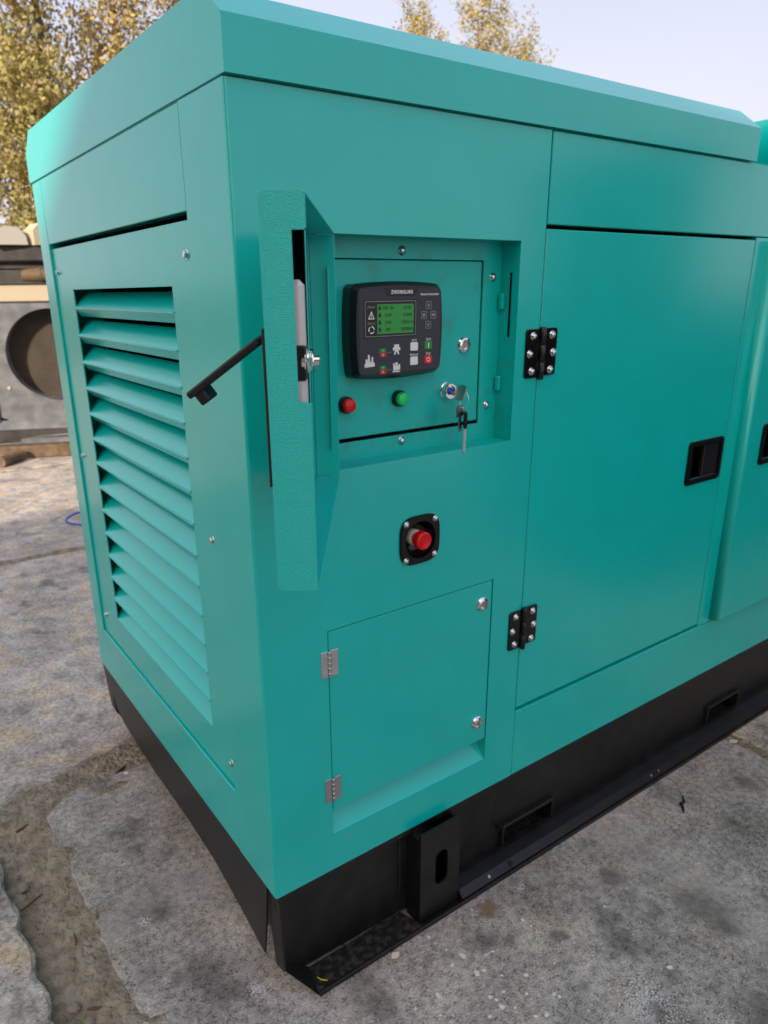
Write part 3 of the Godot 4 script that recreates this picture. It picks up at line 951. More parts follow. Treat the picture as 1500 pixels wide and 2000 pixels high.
func controller(ip: Node) -> void:
	# local frame: origin at the middle of the housing, z = 0 on the control panel
	var t := place(Vector3(0.3255, 1.3668, -0.052))
	var outline := func(hw: float, hh: float, bulge: float, rr: float) -> PackedVector2Array:
		var o := PackedVector2Array()
		for s in 4:
			var c: Array = [[1, -1], [1, 1], [-1, 1], [-1, -1]][s]
			var n: Array = [[1, 1], [-1, 1], [-1, -1], [1, -1]][s]
			for i in 4:
				var a: float = -PI / 2 + PI / 2 * s + PI / 2 * i / 3.0
				o.append(Vector2(c[0] * (hw - rr) + cos(a) * rr, c[1] * (hh - rr) + sin(a) * rr))
			for i in range(1, 8):
				var f := i / 8.0
				var e := 1.0 - pow(2.0 * f - 1.0, 2)
				if s % 2 == 0:
					o.append(Vector2(c[0] * (hw + bulge * e), lerpf(c[1] * (hh - rr), n[1] * (hh - rr), f)))
				else:
					o.append(Vector2(lerpf(c[0] * (hw - rr), n[0] * (hw - rr), f), c[1] * (hh + bulge * e)))
		return o
	var b := MB.new()
	b.prism(outline.call(0.100, 0.0800, 0.004, 0.012), 0.0, 0.036, outline.call(0.0935, 0.0735, 0.0035, 0.010), 0.024)
	var C := obj("controller", b, mats.ctrl, ip, t)
	b = MB.new()
	b.prism(outline.call(0.0915, 0.0715, 0.0, 0.004), 0.0355, 0.0363)
	obj("face_plate", b, mats.ctrl_face, C)
	var z := 0.0367
	# dark badge with the maker's lettering
	b = MB.new()
	b.prism(PackedVector2Array([Vector2(-0.040, 0.0725), Vector2(-0.030, 0.0590), Vector2(0.032, 0.0590), Vector2(0.042, 0.0725)]), 0.0360, 0.0366)
	obj("badge", b, mats.ctrl_dark, C)
	text("badge_text", "ZHONGLNG", 0.0088, mats.print, C, Vector3(0.002, 0.0660, z), true)
	text("title_text", "Genset Controller", 0.0050, mats.print, C, Vector3(0.066, 0.0615, z - 0.0003), true)
	# screen
	b = MB.new()
	b.prism(rrect(-0.0815, -0.0105, 0.0365, 0.0535, 0.002, 2), 0.0362, 0.0366)
	obj("screen_surround", b, mats.ctrl_dark, C)
	b = MB.new()
	b.ring(rrect(-0.0790, -0.0083, 0.0340, 0.0513, 0.002, 2), rrect(-0.0779, -0.0072, 0.0329, 0.0502, 0.0015, 2), 0.0364, 0.0369)
	obj("screen_line", b, mats.print_dim, C)
	b = MB.new()
	b.prism(rect(-0.0530, -0.0040, 0.0285, 0.0460), 0.0364, 0.0369)
	var lcd := obj("screen", b, mats.lcd, C)
	for row in [["50V  0A", "50.0V", 0.0395], ["0.0V", "0.0kW", 0.0275], ["0.0A", "1500r/m", 0.0150], ["00C", "0000kPa", 0.0030]]:
		text("reading", row[0], 0.0075, mats.lcd_ink, lcd, Vector3(-0.029, row[2], 0.0371))
		text("reading", row[1], 0.0075, mats.lcd_ink, lcd, Vector3(0.014, row[2], 0.0371))
		b = MB.new()
		b.bx(Vector3(-0.0505, row[2] - 0.003, 0.0369), Vector3(-0.0445, row[2] + 0.002, 0.0371), 0.0)
		b.bx(Vector3(-0.049, row[2] + 0.002, 0.0369), Vector3(-0.046, row[2] + 0.0045, 0.0371), 0.0)
		obj("symbol", b, mats.lcd_ink, lcd)
	text("alarm_text", "Alarm", 0.0062, mats.print_dim, C, Vector3(-0.0655, 0.0415, z))
	text("status_text", "Status", 0.0062, mats.print_dim, C, Vector3(-0.0655, 0.0145, z))
	b = MB.new()
	b.ring(PackedVector2Array([Vector2(-0.0725, 0.0215), Vector2(-0.0585, 0.0215), Vector2(-0.0655, 0.0350)]), PackedVector2Array([Vector2(-0.0700, 0.0231), Vector2(-0.0610, 0.0231), Vector2(-0.0655, 0.0318)]), 0.0364, 0.0369)
	b.bx(Vector3(-0.0661, 0.0255, 0.0364), Vector3(-0.0649, 0.0295, 0.0369), 0.0)
	b.bx(Vector3(-0.0661, 0.0237, 0.0364), Vector3(-0.0649, 0.0248, 0.0369), 0.0)
	obj("alarm_symbol", b, mats.print, C)
	b = MB.new()
	for i in 3:
		var o := PackedVector2Array()
		for k in 7:
			o.append(Vector2(-0.0655, 0.0035) + Vector2.from_angle(TAU * (i + k / 6.0 * 0.75) / 3.0) * 0.0066)
		for k in range(6, -1, -1):
			o.append(Vector2(-0.0655, 0.0035) + Vector2.from_angle(TAU * (i + k / 6.0 * 0.75) / 3.0) * 0.0047)
		b.prism(o, 0.0364, 0.0369)
	obj("status_symbol", b, mats.print, C)
	# arrow keys
	for q in [[0.0635, 0.0425, 0], [0.0525, 0.0255, 1], [0.0750, 0.0255, 2], [0.0635, 0.0080, 3]]:
		b = MB.new()
		b.ring(rrect(q[0] - 0.0064, q[1] - 0.0066, q[0] + 0.0064, q[1] + 0.0066, 0.0022, 3), rrect(q[0] - 0.0054, q[1] - 0.0056, q[0] + 0.0054, q[1] + 0.0056, 0.0015, 3), 0.0363, 0.0368)
		var g: Array = [[[-0.003, -0.001], [0.003, -0.001], [0.0, 0.004]], [[-0.0022, -0.0035], [0.0022, -0.0035], [0.0028, 0.003], [-0.0028, 0.003]], [[-0.0034, -0.0024], [0.0034, -0.0024], [0.0034, 0.0026], [-0.0034, 0.0026]], [[0.0, -0.004], [0.003, 0.0025], [-0.003, 0.0025]]][q[2]]
		var o := PackedVector2Array()
		for v in g:
			o.append(Vector2(q[0] + v[0], q[1] + v[1]))
		b.prism(o, 0.0363, 0.0368)
		if q[2] == 0:
			b.bx(Vector3(q[0] - 0.0013, q[1] - 0.0035, 0.0363), Vector3(q[0] + 0.0013, q[1] - 0.0012, 0.0368), 0.0)
		obj("arrow_key", b, mats.print_dim, C)
	# mode and start keys
	for q in [[0.0305, -0.0290, mats.key_white, "Auto"], [0.0305, -0.0545, mats.key_white, "Manual"], [0.0640, -0.0285, mats.key_green, "Start"], [0.0640, -0.0540, mats.key_red, "Stop"]]:
		b = MB.new()
		b.prism(rrect(q[0] - 0.0088, q[1] - 0.0075, q[0] + 0.0088, q[1] + 0.0075, 0.002, 3), 0.0362, 0.0374, rrect(q[0] - 0.0082, q[1] - 0.0069, q[0] + 0.0082, q[1] + 0.0069, 0.0016, 3), 0.0369)
		var kk := obj("key_pad", b, q[2], C)
		text("key_text", q[3], 0.0058, mats.print, C, Vector3(q[0], q[1] + 0.0112, z))
		b = MB.new()
		if q[3] == "Start":
			b.bx(Vector3(q[0] - 0.0011, q[1] - 0.0045, 0.0374), Vector3(q[0] + 0.0011, q[1] + 0.0045, 0.0377), 0.0)
			obj("symbol", b, mats.print, kk)
		elif q[3] == "Stop":
			b.at(place(Vector3(q[0], q[1], 0.0374)))
			b.lathe([Vector2(0.0043, 0), Vector2(0.0043, 0.0003), Vector2(0.0030, 0.0003), Vector2(0.0030, 0)], 18)
			obj("symbol", b, mats.print, kk)
	# breaker keys, half green and half red
	for y in [-0.0365, -0.0700 + 0.0035]:
		b = MB.new()
		b.bx(Vector3(-0.0480, y + 0.0004, 0.0362), Vector3(-0.0340, y + 0.0072, 0.0371), 0.0003)
		var kk := obj("breaker_key", b, mats.key_green, C)
		b = MB.new()
		b.bx(Vector3(-0.0480, y - 0.0072, 0.0362), Vector3(-0.0340, y - 0.0004, 0.0371), 0.0003)
		obj("open_half", b, mats.key_red, kk)
		text("key_text", "1", 0.0062, mats.print, kk, Vector3(-0.041, y + 0.0036, 0.0373))
		text("key_text", "0", 0.0062, mats.print, kk, Vector3(-0.041, y - 0.0038, 0.0373))
		b = MB.new()
		b.bx(Vector3(-0.033, y - 0.0003, 0.0363), Vector3(-0.0205, y + 0.0003, 0.0366), 0.0)
		obj("wire_line", b, mats.print_dim, C)
	# little pictures: factory, pylon, engine
	b = MB.new()
	b.prism(PackedVector2Array([Vector2(-0.0810, -0.0600), Vector2(-0.0590, -0.0590), Vector2(-0.0590, -0.0525), Vector2(-0.0620, -0.0520), Vector2(-0.0625, -0.0425), Vector2(-0.0655, -0.0420), Vector2(-0.0660, -0.0515), Vector2(-0.0690, -0.0500), Vector2(-0.0700, -0.0385), Vector2(-0.0735, -0.0380), Vector2(-0.0740, -0.0500), Vector2(-0.0760, -0.0450), Vector2(-0.0785, -0.0460), Vector2(-0.0790, -0.0530), Vector2(-0.0810, -0.0545)]), 0.0363, 0.0368)
	obj("factory_picture", b, mats.print, C)
	b = MB.new()
	b.prism(PackedVector2Array([Vector2(-0.0160, -0.0410), Vector2(-0.0130, -0.0410), Vector2(-0.0100, -0.0350), Vector2(-0.0070, -0.0410), Vector2(-0.0040, -0.0410), Vector2(-0.0065, -0.0325), Vector2(-0.0020, -0.0345), Vector2(-0.0015, -0.0290), Vector2(-0.0055, -0.0270), Vector2(-0.0040, -0.0235), Vector2(-0.0160, -0.0235), Vector2(-0.0145, -0.0270), Vector2(-0.0185, -0.0290), Vector2(-0.0180, -0.0345), Vector2(-0.0135, -0.0325)]), 0.0363, 0.0368)
	obj("pylon_picture", b, mats.print, C)
	b = MB.new()
	b.bx(Vector3(-0.0190, -0.0720, 0.0363), Vector3(-0.0020, -0.0700, 0.0368), 0.0)
	b.bx(Vector3(-0.0175, -0.0690, 0.0363), Vector3(-0.0060, -0.0600, 0.0368), 0.0)
	b.bx(Vector3(-0.0055, -0.0680, 0.0363), Vector3(-0.0020, -0.0585, 0.0368), 0.0)
	b.bx(Vector3(-0.0180, -0.0595, 0.0363), Vector3(-0.0145, -0.0565, 0.0368), 0.0)
	b.bx(Vector3(-0.0130, -0.0595, 0.0363), Vector3(-0.0075, -0.0550, 0.0368), 0.0)
	obj("engine_picture", b, mats.print, C)

func control_door(G: Node) -> void:
	# local frame: x runs from the hinge to the free edge, z towards the inner side
	var L := 0.5
	var y0 := 1.131
	var y1 := 1.522
	var T := 0.043
	var bas := Basis(Vector3(-0.587, 0, 0.8096), Vector3(0, 1, 0), Vector3(0.8096, 0, 0.587))
	var xf := Transform3D(bas, Vector3(0.126, 0, 0.0))
	var b := MB.new()
	# outer sheet with a rounded rim
	b.bx(Vector3(0.0, y0, 0.0), Vector3(L - 0.0015, y1, 0.003), 0.0012)
	# top, bottom and hinge-side flanges
	b.bx(Vector3(0.004, y1 - 0.0022, 0.0032), Vector3(L - 0.004, y1 - 0.0002, T), 0.0006)
	b.bx(Vector3(0.004, y0 + 0.0002, 0.0032), Vector3(L - 0.004, y0 + 0.0022, T), 0.0006)
	b.bx(Vector3(0.001, y0 + 0.003, 0.0032), Vector3(0.003, y1 - 0.003, T), 0.0006)
	b.bx(Vector3(0.0032, y0 + 0.05, T - 0.012), Vector3(0.014, y1 - 0.05, T - 0.010), 0.0004)
	var door := obj("control_door", b, mats.teal, G, xf)
	# free edge, painted with a wrinkle finish, with a slot cut into it
	b = MB.new()
	var sy0 := 1.332
	var sy1 := 1.489
	b.at(Transform3D(Basis(Vector3(0, 0, 1), Vector3(0, 1, 0), Vector3(-1, 0, 0)), Vector3(L, 0, 0)))
	# polygon x is local z of the door
	var rr := 0.004
	var edge := PackedVector2Array([Vector2(0.0005, y0 + rr), Vector2(rr, y0), Vector2(T - rr * 0.5, y0), Vector2(T, y0 + rr * 0.5), Vector2(T, sy0 - 0.0005), Vector2(T - 0.0125, sy0), Vector2(T - 0.0130, sy1), Vector2(T - 0.001, sy1), Vector2(T - 0.001, sy1 + 0.0005), Vector2(T, sy1 + 0.001), Vector2(T, y1 - rr), Vector2(T - rr, y1), Vector2(rr, y1), Vector2(0.0005, y1 - rr)])
	b.prism(edge, 0.0, 0.002)
	# rounded outer fold
	b.at(Transform3D())
	b.tube([Vector3(L - 0.0018, y0 + 0.003, 0.0022), Vector3(L - 0.0018, y1 - 0.003, 0.0022)], 0.0022, 10)
	b.bx(Vector3(L - 0.012, y0 + 0.002, T - 0.0015), Vector3(L - 0.0022, sy0 - 0.002, T - 0.0002), 0.0004)
	b.bx(Vector3(L - 0.012, sy1 + 0.002, T - 0.0015), Vector3(L - 0.0022, y1 - 0.002, T - 0.0002), 0.0004)
	b.bx(Vector3(L - 0.0022, sy0, T - 0.0012), Vector3(L - 0.0002, sy1, T), 0.0003)
	obj("free_edge", b, mats.wrinkle, door)
	# swing handle: base plate outside, lever lifted out, lock body and zinc plate inside
	b = MB.new()
	b.bx(Vector3(0.410, 1.245, -0.0032), Vector3(0.4965, 1.402, -0.0003), 0.0006)
	var hb := obj("handle_base", b, mats.rubber, door)
	b = MB.new()
	var p0 := Vector3(0.424, 1.3885, -0.014)
	var p1 := Vector3(0.380, 1.3260, -0.104)
	var dir := (p1 - p0).normalized()
	var up := Vector3(1, 0, 0)
	up = (up - dir * up.dot(dir)).normalized()
	var sd := dir.cross(up)
	b.at(Transform3D(Basis(up, sd, dir), p0))
	var len_ := p0.distance_to(p1)
	b.bx(Vector3(-0.013, -0.0042, 0), Vector3(0.013, 0.0042, len_), 0.002)
	b.bx(Vector3(-0.010, 0.0 if sd.y < 0 else -0.018, len_ - 0.022), Vector3(0.010, 0.018 if sd.y < 0 else 0.0, len_ - 0.006), 0.002)
	obj("handle_lever", b, mats.rubber, hb)
	b = MB.new()
	b.bx(Vector3(0.474, 1.325, 0.022), Vector3(0.494, 1.446, 0.0385), 0.005)
	obj("lock_plate", b, mats.white_metal, door)
	b = MB.new()
	b.bx(Vector3(0.425, 1.300, 0.0032), Vector3(0.462, 1.512, 0.0372), 0.001)
	b.bx(Vector3(0.4621, 1.300, 0.0032), Vector3(0.4975, 1.512, 0.0205), 0.001)
	obj("lock_case", b, mats.dark, door)
	b = MB.new()
	b.bx(Vector3(0.462, 1.352, 0.0225), Vector3(0.4968, 1.386, 0.0392), 0.002)
	var lb := obj("lock_block", b, mats.black, door)
	b = MB.new()
	b.at(place(Vector3(0.481, 1.370, 0.0345)))
	b.lathe([Vector2(0.0165, 0), Vector2(0.0165, 0.004), Vector2(0.012, 0.0048), Vector2(0.012, 0.0105), Vector2(0.0055, 0.011), Vector2(0.0055, 0.0165), Vector2(0, 0.017)], 18)
	obj("lock_nut", b, mats.chrome, lb)
	# small studs on the inside of the door
	for q in [[0.42, 1.475, 0.004], [0.42, 1.44, 0.004], [0.40, 1.19, 0.004], [0.40, 1.155, 0.004], [0.41, 1.255, 0.004]]:
		b = MB.new()
		b.at(place(Vector3(q[0], q[1], 0.003)))
		b.lathe([Vector2(0.006, 0), Vector2(0.006, 0.003), Vector2(0.0028, 0.0032), Vector2(0.0028, 0.018), Vector2(0, 0.0185)], 12)
		obj("stud", b, mats.zinc, door)

func emergency_stop(G: Node, panb: Mesh) -> void:
	var o := PackedVector2Array()
	var inn := PackedVector2Array()
	var hole := PackedVector2Array()
	var n := 48
	for i in n:
		var a := TAU * i / n
		var c := cos(a)
		var s := sin(a)
		var k := 1.0 / pow(pow(absf(c), 3.6) + pow(absf(s), 3.6), 1.0 / 3.6)
		o.append(Vector2(c, s) * k * 0.0505)
		inn.append(Vector2(c, s) * k * 0.0490)
		hole.append(Vector2(c, s) * 0.0385)
	var b := MB.new()
	b.ring(o, hole, 0.0, 0.0028)
	b.ring(inn, hole, 0.0026, 0.0042)
	# bowl
	b.lathe([Vector2(0.0385, 0.0042), Vector2(0.0375, 0.002), Vector2(0.034, -0.012), Vector2(0.030, -0.020), Vector2(0.026, -0.023), Vector2(0, -0.0235)], 36, true)
	var root := obj("emergency_stop", b, mats.black_gloss, G, place(Vector3(0.362, 0.967, 0.0006)))
	for p in [[-0.0365, 0.0375], [0.0365, 0.0375], [0.0365, -0.0375], [-0.0365, -0.0375]]:
		obj("bolt", panb, mats.zinc, root, Transform3D(Basis().scaled(Vector3.ONE * 0.78), Vector3(p[0], p[1], 0.0042)))
	b = MB.new()
	b.at(place(Vector3(0, 0, -0.0232)))
	b.lathe([Vector2(0.0165, 0), Vector2(0.0165, 0.010), Vector2(0.015, 0.0115), Vector2(0.010, 0.0115)], 24)
	obj("collar", b, mats.white, root)
	b = MB.new()
	b.at(place(Vector3(0, 0, -0.016)))
	b.lathe([Vector2(0.0105, 0), Vector2(0.0105, 0.010), Vector2(0.0165, 0.014), Vector2(0.0185, 0.018), Vector2(0.0185, 0.030), Vector2(0.0172, 0.0325), Vector2(0.0145, 0.0335), Vector2(0.013, 0.0328), Vector2(0, 0.0322)], 32, true)
	obj("push_button", b, mats.red, root)

func small_door(G: Node) -> void:
	var b := MB.new()
	b.bx(Vector3(0.1435, 0.4185, -0.0045), Vector3(0.5735, 0.8265, -0.0008), 0.0012)
	b.bx(Vector3(0.1435, 0.4185, -0.022), Vector3(0.5735, 0.4205, -0.0047), 0.0)
	var d := obj("access_door", b, mats.teal, G)
	for y in [0.777, 0.473]:
		lock(d, Vector3(0.544, y, -0.0008), 0.0165)
	for y in [0.760, 0.472]:
		b = MB.new()
		b.bx(Vector3(-0.019, -0.028, 0.0004), Vector3(-0.004, 0.028, 0.0022), 0.0006)
		b.bx(Vector3(0.003, -0.028, 0.0004), Vector3(0.019, 0.028, 0.0022), 0.0006)
		var h := obj("hinge", b, mats.chrome if y > 0.6 else mats.zinc, d, place(Vector3(0.1435, y, 0.0)))
		for i in 5:
			b = MB.new()
			b.at(Transform3D(Basis(Vector3(1, 0, 0), Vector3(0, 0, -1), Vector3(0, 1, 0)), Vector3(-0.0005, -0.028 + i * 0.0112, 0.0035)))
			b.lathe([Vector2(0, 0), Vector2(0.003, 0), Vector2(0.0036, 0.0006), Vector2(0.0036, 0.0098), Vector2(0.003, 0.0104), Vector2(0, 0.0104)], 12)
			obj("knuckle", b, mats.zinc, h)
	# cable chute under the door: a sheet sloping up and inwards, with its end cheek
	b = MB.new()
	b.face([Vector3(0.141, 0.357, -0.002), Vector3(0.576, 0.357, -0.002), Vector3(0.576, 0.45, -0.075), Vector3(0.141, 0.45, -0.075)], Vector3(0, 1, 1))
	b.face([Vector3(0.576, 0.357, -0.002), Vector3(0.576, 0.829, -0.003), Vector3(0.576, 0.829, -0.08), Vector3(0.576, 0.45, -0.075)], Vector3(-1, 0, 0))
	b.face([Vector3(0.141, 0.357, -0.002), Vector3(0.141, 0.829, -0.003), Vector3(0.141, 0.829, -0.08), Vector3(0.141, 0.45, -0.075)], Vector3(1, 0, 0))
	obj("cable_chute", b, mats.teal, G)
	b = MB.new()
	b.bx(Vector3(0.14, 0.44, -0.085), Vector3(0.577, 0.83, -0.077), 0.0)
	obj("dark_lining", b, mats.dark, G)

func skid(G: Node) -> void:
	var blk: Material = mats.black_steel
	var LEN := 3.1
	var b := MB.new()
	# rail: top flange, web with two fork pockets
	b.bx(Vector3(0.004, 0.250, -0.05), Vector3(LEN, 0.2665, -0.002), 0.002)
	var zw := -0.022
	b.prism(PackedVector2Array([Vector2(0.006, 0.2495), Vector2(0.0115, 0.07), Vector2(0.06, 0.02), Vector2(0.40, 0.012), Vector2(0.40, 0.2495)]), zw - 0.006, zw)
	var xs := [0.40, 0.674, 0.860, 1.640, 1.825, LEN]
	for i in range(0, 5, 2):
		b.bx(Vector3(xs[i], 0.012, zw - 0.006), Vector3(xs[i + 1], 0.2495, zw), 0.0)
	for i in [1, 3]:
		b.bx(Vector3(xs[i], 0.098, zw - 0.006), Vector3(xs[i + 1], 0.2495, zw), 0.0)
	var rail := obj("skid_rail", b, blk, G)
	for i in [1, 3]:
		b = MB.new()
		b.bx(Vector3(xs[i] - 0.008, 0.092, -0.5), Vector3(xs[i + 1] + 0.008, 0.102, zw + 0.013), 0.002)
		b.bx(Vector3(xs[i + 1] - 0.001, 0.012, -0.5), Vector3(xs[i + 1] + 0.007, 0.0915, zw + 0.012), 0.001)
		b.bx(Vector3(xs[i] - 0.007, 0.012, -0.5), Vector3(xs[i] + 0.001, 0.0915, zw + 0.012), 0.001)
		var pk := obj("fork_pocket", b, blk, rail)
		b = MB.new()
		b.bx(Vector3(xs[i] + 0.0015, 0.013, -0.5), Vector3(xs[i + 1] - 0.0015, 0.0185, zw + 0.004), 0.0)
		obj("pocket_floor", b, mats.dusty, pk)
		if i == 1:
			b = MB.new()
			b.at(place(Vector3(0.662, 0.098, zw)))
			b.lathe([Vector2(0.011, 0), Vector2(0.011, 0.006), Vector2(0.006, 0.0065), Vector2(0.006, 0.02), Vector2(0, 0.0205)], 6)
			obj("bolt", b, blk, rail)
	# lower flange: bare and dusty in front of the lifting plate, boxed in behind it
	b = MB.new()
	b.prism(PackedVector2Array([Vector2(0.078, 0.021), Vector2(0.335, 0.021), Vector2(0.356, -0.042), Vector2(0.064, -0.042)]), 0.0, 0.009)
	var fl := obj("rail_flange", b, mats.dusty, rail, Transform3D(Basis(Vector3(1, 0, 0), Vector3(0, 0, -1), Vector3(0, 1, 0)), Vector3(0, 0.003, 0)))
	b = MB.new()
	b.bx(Vector3(0.066, 0.0005, 0.0425), Vector3(LEN, 0.0125, 0.0475), 0.001)
	b.bx(Vector3(0.355, 0.0005, -0.02), Vector3(0.49, 0.005, 0.042), 0.0)
	obj("flange_lip", b, blk, rail)
	b = MB.new()
	b.at(Transform3D(Basis(Vector3(0, 0, 1), Vector3(0, 1, 0), Vector3(-1, 0, 0)), Vector3(LEN, 0, 0)))
	b.prism(PackedVector2Array([Vector2(-0.0215, 0.006), Vector2(0.042, 0.006), Vector2(0.042, 0.016), Vector2(0.026, 0.032), Vector2(-0.004, 0.037), Vector2(-0.0215, 0.037)]), 0.0, LEN - 0.482)
	obj("boxed_flange", b, blk, rail)
	for q in [[0.655, 0.0335, 0.0075], [0.578, 0.022, 0.004], [1.30, 0.020, 0.004], [1.262, 0.030, 0.004]]:
		b = MB.new()
		b.lathe([Vector2(q[2], 0), Vector2(q[2], 0.0015), Vector2(q[2] * 0.62, 0.0015), Vector2(q[2] * 0.58, 0.0), Vector2(0, 0.0)], 14)
		obj("bolt_hole", b, mats.dusty if q[2] > 0.005 else mats.brushed, rail, Transform3D(Basis(Vector3.RIGHT, -PI / 4), Vector3(q[0], 0.0245, 0.0345)))
	# yellow chalk arc
	b = MB.new()
	b.prism(PackedVector2Array([Vector2(0.079, -0.012), Vector2(0.081, -0.012), Vector2(0.086, -0.022), Vector2(0.095, -0.031), Vector2(0.094, -0.0325), Vector2(0.084, -0.0235)]), 0.0124, 0.0130)
	obj("chalk_mark", b, mats.yellow, rail, Transform3D(Basis(Vector3(1, 0, 0), Vector3(0, 0, -1), Vector3(0, 1, 0)), Vector3.ZERO))
	# lifting plate with an oval eye
	b = MB.new()
	var oval := PackedVector2Array()
	var outer := PackedVector2Array()
	for i in 24:
		var a := TAU * i / 24.0 - PI / 4
		var c := cos(a)
		var s := sin(a)
		oval.append(Vector2(0.4195 + c * 0.0195, 0.1415 + (0.0295 if s > 0 else -0.0295) + s * 0.0195))
		var k := 1.0 / maxf(absf(c), absf(s))
		outer.append(Vector2(0.4155 + c * k * 0.0605, 0.137 + s * k * 0.125))
	b.ring(outer, oval, 0.0245, 0.0305)
	var lpl := obj("lifting_plate", b, blk, rail)
	b = MB.new()
	for x in [0.356, 0.474]:
		b.bx(Vector3(x - 0.003, 0.0135, zw + 0.0005), Vector3(x + 0.003, 0.2485, 0.024), 0.0)
	obj("plate_side", b, blk, lpl)
	# weld seam up the web beside the plate
	b = MB.new()
	b.tube([Vector3(0.333, 0.02, zw), Vector3(0.333, 0.13, zw + 0.001), Vector3(0.333, 0.245, zw)], 0.004, 6)
	obj("weld_seam", b, blk, rail)
	# sled-cut end of the rail
	b = MB.new()
	b.face([Vector3(0.0105, 0.067, 0.0), Vector3(0.066, 0.004, 0.0455), Vector3(0.080, 0.0135, -0.0185), Vector3(0.012, 0.074, -0.024)], Vector3(-1, -1, 1))
	b.face([Vector3(0.0105, 0.0655, -0.002), Vector3(0.066, 0.0005, 0.0440), Vector3(0.080, 0.001, -0.0185), Vector3(0.012, 0.07, -0.026)], Vector3(-1, -1, 0))
	b.face([Vector3(0.0105, 0.067, 0.0), Vector3(0.066, 0.004, 0.0455), Vector3(0.066, 0.0005, 0.0440), Vector3(0.0105, 0.0655, -0.002)], Vector3(0, -1, 1))
	obj("rail_end", b, blk, rail)
	b = MB.new()
	b.at(place(Vector3(0, 0, 0), LEFT))
	b.prism(PackedVector2Array([Vector2(-0.003, 0.2665), Vector2(0.0, 0.066), Vector2(-0.018, 0.060), Vector2(-0.036, 0.056), Vector2(-0.05, 0.16), Vector2(-0.046, 0.2665)]), -0.0125, -0.0075)
	obj("end_flange", b, blk, rail)
	# end cross sheet
	b = MB.new()
	b.at(place(Vector3(0, 0, 0), LEFT))
	b.prism(PackedVector2Array([Vector2(-0.044, 0.2665), Vector2(-0.060, 0.15), Vector2(-0.0785, 0.051), Vector2(-0.20, 0.082), Vector2(-0.33, 0.110), Vector2(-0.481, 0.119), Vector2(-0.77, 0.112), Vector2(-1.03, 0.128), Vector2(-1.10, 0.15), Vector2(-1.205, 0.2665)]), -0.006, -0.0015)
	obj("end_sheet", b, blk, G)
	b = MB.new()
	b.at(place(Vector3(0, 0, 0), LEFT))
	b.bx(Vector3(-1.19, 0.04, -0.06), Vector3(-0.03, 0.26, -0.05), 0.0)
	obj("cross_member", b, blk, G)
	# the rail on the far side
	b = MB.new()
	b.prism(PackedVector2Array([Vector2(0.002, 0.2665), Vector2(0.012, 0.10), Vector2(0.03, 0.068), Vector2(0.09, 0.0005), Vector2(LEN, 0.0005), Vector2(LEN, 0.2665)]), -1.215, -1.165)
	obj("skid_rail", b, blk, G)

# ---------------------------------------------------------------- keys
func key_blade(b: MB, w: float, l: float, t: float) -> void:
	b.prism(PackedVector2Array([Vector2(-w, 0), Vector2(-w, -l + 0.003), Vector2(-w * 0.4, -l), Vector2(w * 0.6, -l + 0.001), Vector2(w, -l + 0.006), Vector2(w * 0.7, -l + 0.010), Vector2(w, -l + 0.014), Vector2(w * 0.6, -l + 0.019), Vector2(w, -l + 0.023), Vector2(w, 0)]), -t, t)

func build_keys() -> void:
	var K := thing("key_bunch", "small bunch of keys hanging from the key switch of the control panel", "keys", Vector3(0.468, 1.245, -0.052))
	K.scale = Vector3.ONE * 1.2
	var b := MB.new()
	# key in the switch, its flat head turned
	b.at(Transform3D(Basis(Vector3(0, 0, 1), 0.25), Vector3(0, 0, 0.0)))
	b.bx(Vector3(-0.0045, -0.001, 0.014), Vector3(0.0045, 0.001, 0.026), 0.0003)
	b.at(Transform3D(Basis(Vector3(1, 0, 0), Vector3(0, 0, 1), Vector3(0, -1, 0)).rotated(Vector3(0, 0, 1), 1.15), Vector3(0, 0, 0)))
	b.prism(PackedVector2Array([Vector2(-0.006, 0.024), Vector2(0.006, 0.024), Vector2(0.012, 0.029), Vector2(0.013, 0.040), Vector2(0.009, 0.047), Vector2(-0.009, 0.047), Vector2(-0.013, 0.040), Vector2(-0.012, 0.029)]), -0.0011, 0.0011)
	obj("key", b, mats.brushed, K)
	b = MB.new()
	var pts := []
	for i in 21:
		var a := TAU * i / 20.0
		pts.append(Vector3(0.004 + 0.004 * sin(a), -0.012 + 0.013 * cos(a), 0.041 + 0.006 * sin(a)))
	b.tube(pts, 0.0008, 6)
	obj("key_ring", b, mats.chrome, K)
	b = MB.new()
	b.at(Transform3D(Basis(Vector3(0, 0, 1), 0.10).rotated(Vector3.UP, 0.3), Vector3(-0.004, -0.0375, 0.0405)))
	b.prism(PackedVector2Array([Vector2(-0.010, 0), Vector2(0.0095, 0), Vector2(0.0105, 0.012), Vector2(0.006, 0.019), Vector2(-0.006, 0.018), Vector2(-0.0105, 0.010)]), -0.001, 0.001)
	key_blade(b, 0.0042, 0.026, 0.0009)
	obj("key", b, mats.brushed, K)
	b = MB.new()
	b.at(Transform3D(Basis(Vector3(0, 0, 1), -0.03).rotated(Vector3.UP, 0.9), Vector3(0.006, -0.058, 0.043)))
	b.bx(Vector3(-0.009, 0, -0.003), Vector3(0.009, 0.028, 0.003), 0.002)
	var kk := obj("key", b, mats.black, K)
	b = MB.new()
	b.at(Transform3D(Basis(Vector3(0, 0, 1), -0.03).rotated(Vector3.UP, 0.4), Vector3(0.006, -0.0585, 0.043)))
	key_blade(b, 0.0036, 0.040, 0.001)
	obj("blade", b, mats.white_metal, kk)

